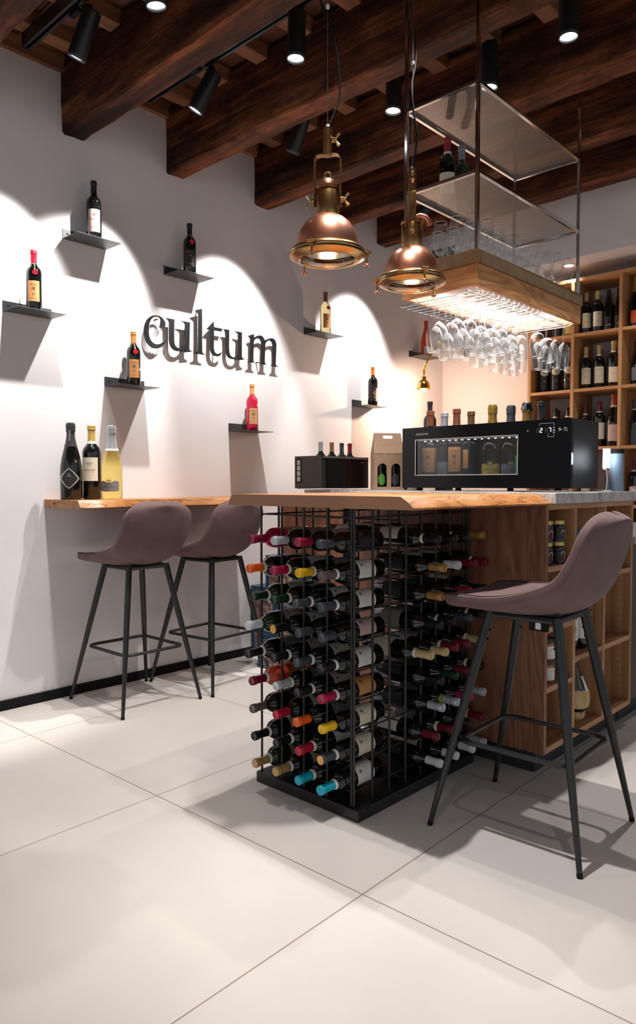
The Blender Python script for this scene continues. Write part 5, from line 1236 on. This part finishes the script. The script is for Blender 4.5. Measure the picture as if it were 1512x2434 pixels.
# ------------------------------------------------------------------ copper pendants
def pendant(label, x, y, rz, cable_label, slack):
    Z = 1.882
    t = thing('pendant_lamp', label, 'pendant lamp', (x, y, Z), rz, 'copper and brass pendant lamps')
    MB().lathe([(.102, .012), (.1015, .030), (.097, .052), (.088, .074), (.074, .095), (.056, .110), (.040, .118), (.036, .118), (.054, .106), (.072, .091), (.085, .072), (.094, .051), (.098, .030), (.098, .012)], n=56).build('dome', copper, t, 60)
    rg = MB().lathe([(.098, .010), (.104, .016), (.112, .014), (.122, .006), (.1245, -.001), (.123, -.006), (.1245, -.008), (.1235, -.013), (.112, -.019), (.100, -.023), (.092, -.024), (.089, -.021), (.092, -.014), (.098, -.002)], n=64).build('ring', brass, t, 50)
    MB().tube([(.1238 * math.cos(a), .1238 * math.sin(a), -.0065) for a in [2 * math.pi * k / 64 for k in range(64)]], .0012, 6, closed=True).build('gasket', matt_black, rg)
    MB().lathe([(.091, -.020), (.070, -.026), (.040, -.030), (0, -.0315)], n=48).build('lens', clear_glass('pendant_lens', (.97, .96, .93), .5, .06), t, 60)
    MB().lathe([(.096, .010), (.090, .050), (.070, .086), (.045, .104), (.020, .108)], n=48).build('reflector', mat('bright_reflector', (.85, .83, .80), .18, 1.0), t, 60)
    MB().lathe([(0, -.004), (.012, .002), (.019, .016), (.020, .030), (.014, .048), (.011, .075), (0, .078)], n=20).build('bulb', filament, t, 60)
    MB().lathe([(0, .116), (.039, .116), (.0395, .120), (.0395, .200), (.0375, .203), (.041, .204), (.041, .210), (.030, .213), (0, .214)], n=40).build('housing', brass, t, 50)
    MB().lathe([(.028, .212), (.027, .222), (.020, .234), (.010, .240), (0, .241)], n=28).build('cap', copper, t, 50)
    # cable elbow at the side of the cap
    MB().tube([(0, .0, .222), (0, .030, .232), (0, .048, .226), (0, .060, .212), (0, .064, .200)], .012, 14).build('elbow', copper, t)
    MB().tube([(.010 * math.cos(a), 0, .250 + .012 * math.sin(a)) for a in [2 * math.pi * k / 18 for k in range(18)]], .0035, 8, closed=True).build('eye', brass, t)
    # yoke
    yk = MB(); W2 = .044
    pts = [(-W2, .150), (-W2, .300), (-W2 + .006, .312), (-W2 + .018, .316), (W2 - .018, .316), (W2 - .006, .312), (W2, .300), (W2, .150)]
    th = .0022; o = []; f = []
    for i, (a, z) in enumerate(pts):
        n_ = Vector((1, 0)) if a < 0 and i < 2 else Vector((-1, 0)) if i > 5 else Vector((0, -1)) if i in (3, 4) else Vector((.7 if a < 0 else -.7, -.7))
        for s_ in (0, 1):
            for yy in (-.013, .013): o.append((a + n_.x * th * s_, yy, z + n_.y * th * s_))
    for i in range(len(pts) - 1):
        b0, b1 = i * 4, i * 4 + 4
        f += [(b0, b1, b1 + 1, b0 + 1), (b0 + 2, b0 + 3, b1 + 3, b1 + 2), (b0, b0 + 2, b1 + 2, b1), (b0 + 1, b1 + 1, b1 + 3, b0 + 3)]
    f += [(0, 1, 3, 2), (len(o) - 4, len(o) - 2, len(o) - 1, len(o) - 3)]
    yk.add(o, f).build('yoke', brass, t, 30)
    MB().lathe([(0, .312), (.0145, .312), (.0145, .400), (.012, .402), (0, .402)], n=24).build('tube', brass, t, 50)
    def wing(p, ax, name='wing_nut'):
        # ax: outward direction in the x-y plane
        mb = MB(); ax = Vector(ax); side = Vector((0, 0, 1)); A = Vector(p)
        M_ = Vector((0, 0, 1)).rotation_difference(ax).to_matrix()
        mb.lathe([(0, 0), (.009, 0), (.009, .006), (.006, .010), (.006, .016), (0, .017)], A, 14, M_)
        for sg in (-1, 1):
            mb.tube([A + ax * .011, A + ax * .016 + side * sg * .010, A + ax * .024 + side * sg * .019], [.0035, .0045, .0055], 8)
        mb.build(name, brass, t)
    wing((.0145, 0, .362), (1, 0, 0)); wing((W2 + .001, 0, .170), (1, 0, 0)); wing((-W2 - .001, 0, .170), (-1, 0, 0))
    # three clamps round the ring
    for k in range(3):
        a = R(18 + 120 * k); c_, s_ = math.cos(a), math.sin(a)
        g = thing_part = bpy.data.objects.new('clamp', MB().box(.112, .136, -.006, .006, -.012, .012).mesh('clamp', 0)); C.objects.link(g); g.data.materials.append(brass); g.parent = t; g.rotation_euler = (0, 0, a)
        bv = g.modifiers.new('bevel', 'BEVEL'); bv.width = .002; bv.segments = 2
        MB().tube([(.136, -.012, .004), (.136, .012, .004)], .008, 12).build('hinge', brass, g)
        MB().tube([(.130, 0, -.042), (.130, 0, .018)], .0034, 8).build('bolt', brass, g)
        MB().lathe([(.0, -.030), (.010, -.031), (.0115, -.034), (.010, -.037), (0, -.037)], (.130, 0, 0), 16).build('knob', copper, g)
    light('SPOT', (x, y, Z - .034), (x, y, 0), 10, (1, .84, .66), spot_size=R(112), spot_blend=.6, shadow_soft_size=.05)
    # suspension wire and power cable
    cb_ = thing('pendant_cable', cable_label, 'cable', (x, y, Z), rz, 'pendant lamp cables')
    MB().tube([(0, 0, .403), (0, 0, 1.36)], .0011, 6).build('steel_wire', steel, cb_)
    pts = [(0, .004, .404)] + [(slack * .045 * math.sin(k * .9) * (1 if k % 2 else .8), .004 + .01 * math.sin(k * 1.7), .404 + k * .0956) for k in range(1, 10)] + [(0, .004, 1.36)]
    P2 = []
    for i in range(len(pts) - 1):
        a0_, a1_, a2_, a3_ = [Vector(pts[max(0, min(len(pts) - 1, i + q))]) for q in (-1, 0, 1, 2)]
        for u in (0, .2, .4, .6, .8):
            P2.append(.5 * ((2 * a1_) + (-a0_ + a2_) * u + (2 * a0_ - 5 * a1_ + 4 * a2_ - a3_) * u * u + (-a0_ + 3 * a1_ - 3 * a2_ + a3_) * u ** 3))
    MB().tube(P2 + [Vector(pts[-1])], .0035, 8).build('power_cable', matt_black, cb_)
    MB().lathe([(0, .403), (.006, .403), (.006, .412), (0, .414)], n=10).build('wire_grip', mat('white_grip', (.7, .7, .7), .5), cb_)
    MB().lathe([(0, .78), (.006, .78), (.006, .79), (0, .792)], n=10).build('cable_clip', MATS['white_grip'], cb_)
    return t
pendant('larger copper and brass pendant lamp hanging nearer the camera, left of the pair', 1.979, 1.774, R(32), 'cable and steel wire of the larger left pendant', 1.0)
pendant('copper and brass pendant lamp hanging in front of the glass shelf, right of the pair', 1.996, 2.217, R(-52), 'wavy cable and steel wire of the right pendant', 1.2)

# ------------------------------------------------------------------ brass swing arm lamp in the corner
t = thing('swing_arm_lamp', 'polished brass swing arm wall lamp with a lit bell shade in the back corner', 'wall lamp', (.33, 4.69, 1.865))
MB().lathe([(.052, 0), (.0535, .001), (.052, .012), (.048, .034), (.040, .052), (.028, .064), (.020, .070), (.020, .092), (.017, .096), (0, .097), (0, .094), (.016, .092), (.017, .070), (.026, .061), (.038, .048), (.046, .030), (.050, .010), (.050, 0)], n=40).build('bell_shade', bright_brass, t, 50)
MB().lathe([(0, -.020), (.012, -.017), (.020, -.006), (.021, .006), (.015, .024), (.012, .05), (0, .05)], n=24).build('bulb', bulb_on, t, 60)
mbb = MB().tube([(0, 0, .096), (0, 0, .110)], .004, 8); mbb.lathe([(0, .110), (.010, .110), (.010, .150), (0, .151)], n=16); mbb.build('socket_stem', bright_brass, t)
MB().lathe([(.0, -.008), (.011, -.008), (.011, .008), (0, .008)], (.004, 0, .160), 16, Matrix.Rotation(R(90), 3, 'X')).build('joint', bright_brass, t)
MB().tube([(.004, 0, .16), (.010, .005, .185)], .006, 10).build('joint_link', bright_brass, t)
MB().lathe([(.0, -.009), (.010, -.009), (.010, .009), (0, .009)], (.012, .006, .190), 16, Matrix.Rotation(R(90), 3, 'X')).build('joint', bright_brass, t)
MB().tube([(.012, .006, .19), (.075, .10, .36)], [.0055, .0065], 12).build('lower_arm', bright_brass, t)
MB().lathe([(.0, -.010), (.011, -.010), (.011, .010), (0, .010)], (.076, .10, .362), 16, Matrix.Rotation(R(90), 3, 'X')).build('elbow_joint', bright_brass, t)
MB().tube([(.076, .10, .362), (-.085, .735, .385)], .006, 12).build('upper_arm', bright_brass, t)
MB().lathe([(0, -.0195), (.030, -.0195), (.032, -.0215), (.030, -.0265), (.012, -.0305), (0, -.0315)], (-.09, .74, .385), 28, Matrix.Rotation(R(90), 3, 'X') @ Matrix.Scale(1, 3)).build('wall_plate', bright_brass, t)
t.children[-1].location = (0, -.001, 0)
light('POINT', (.33, 4.69, 1.832), None, 30, WARM, shadow_soft_size=.02)
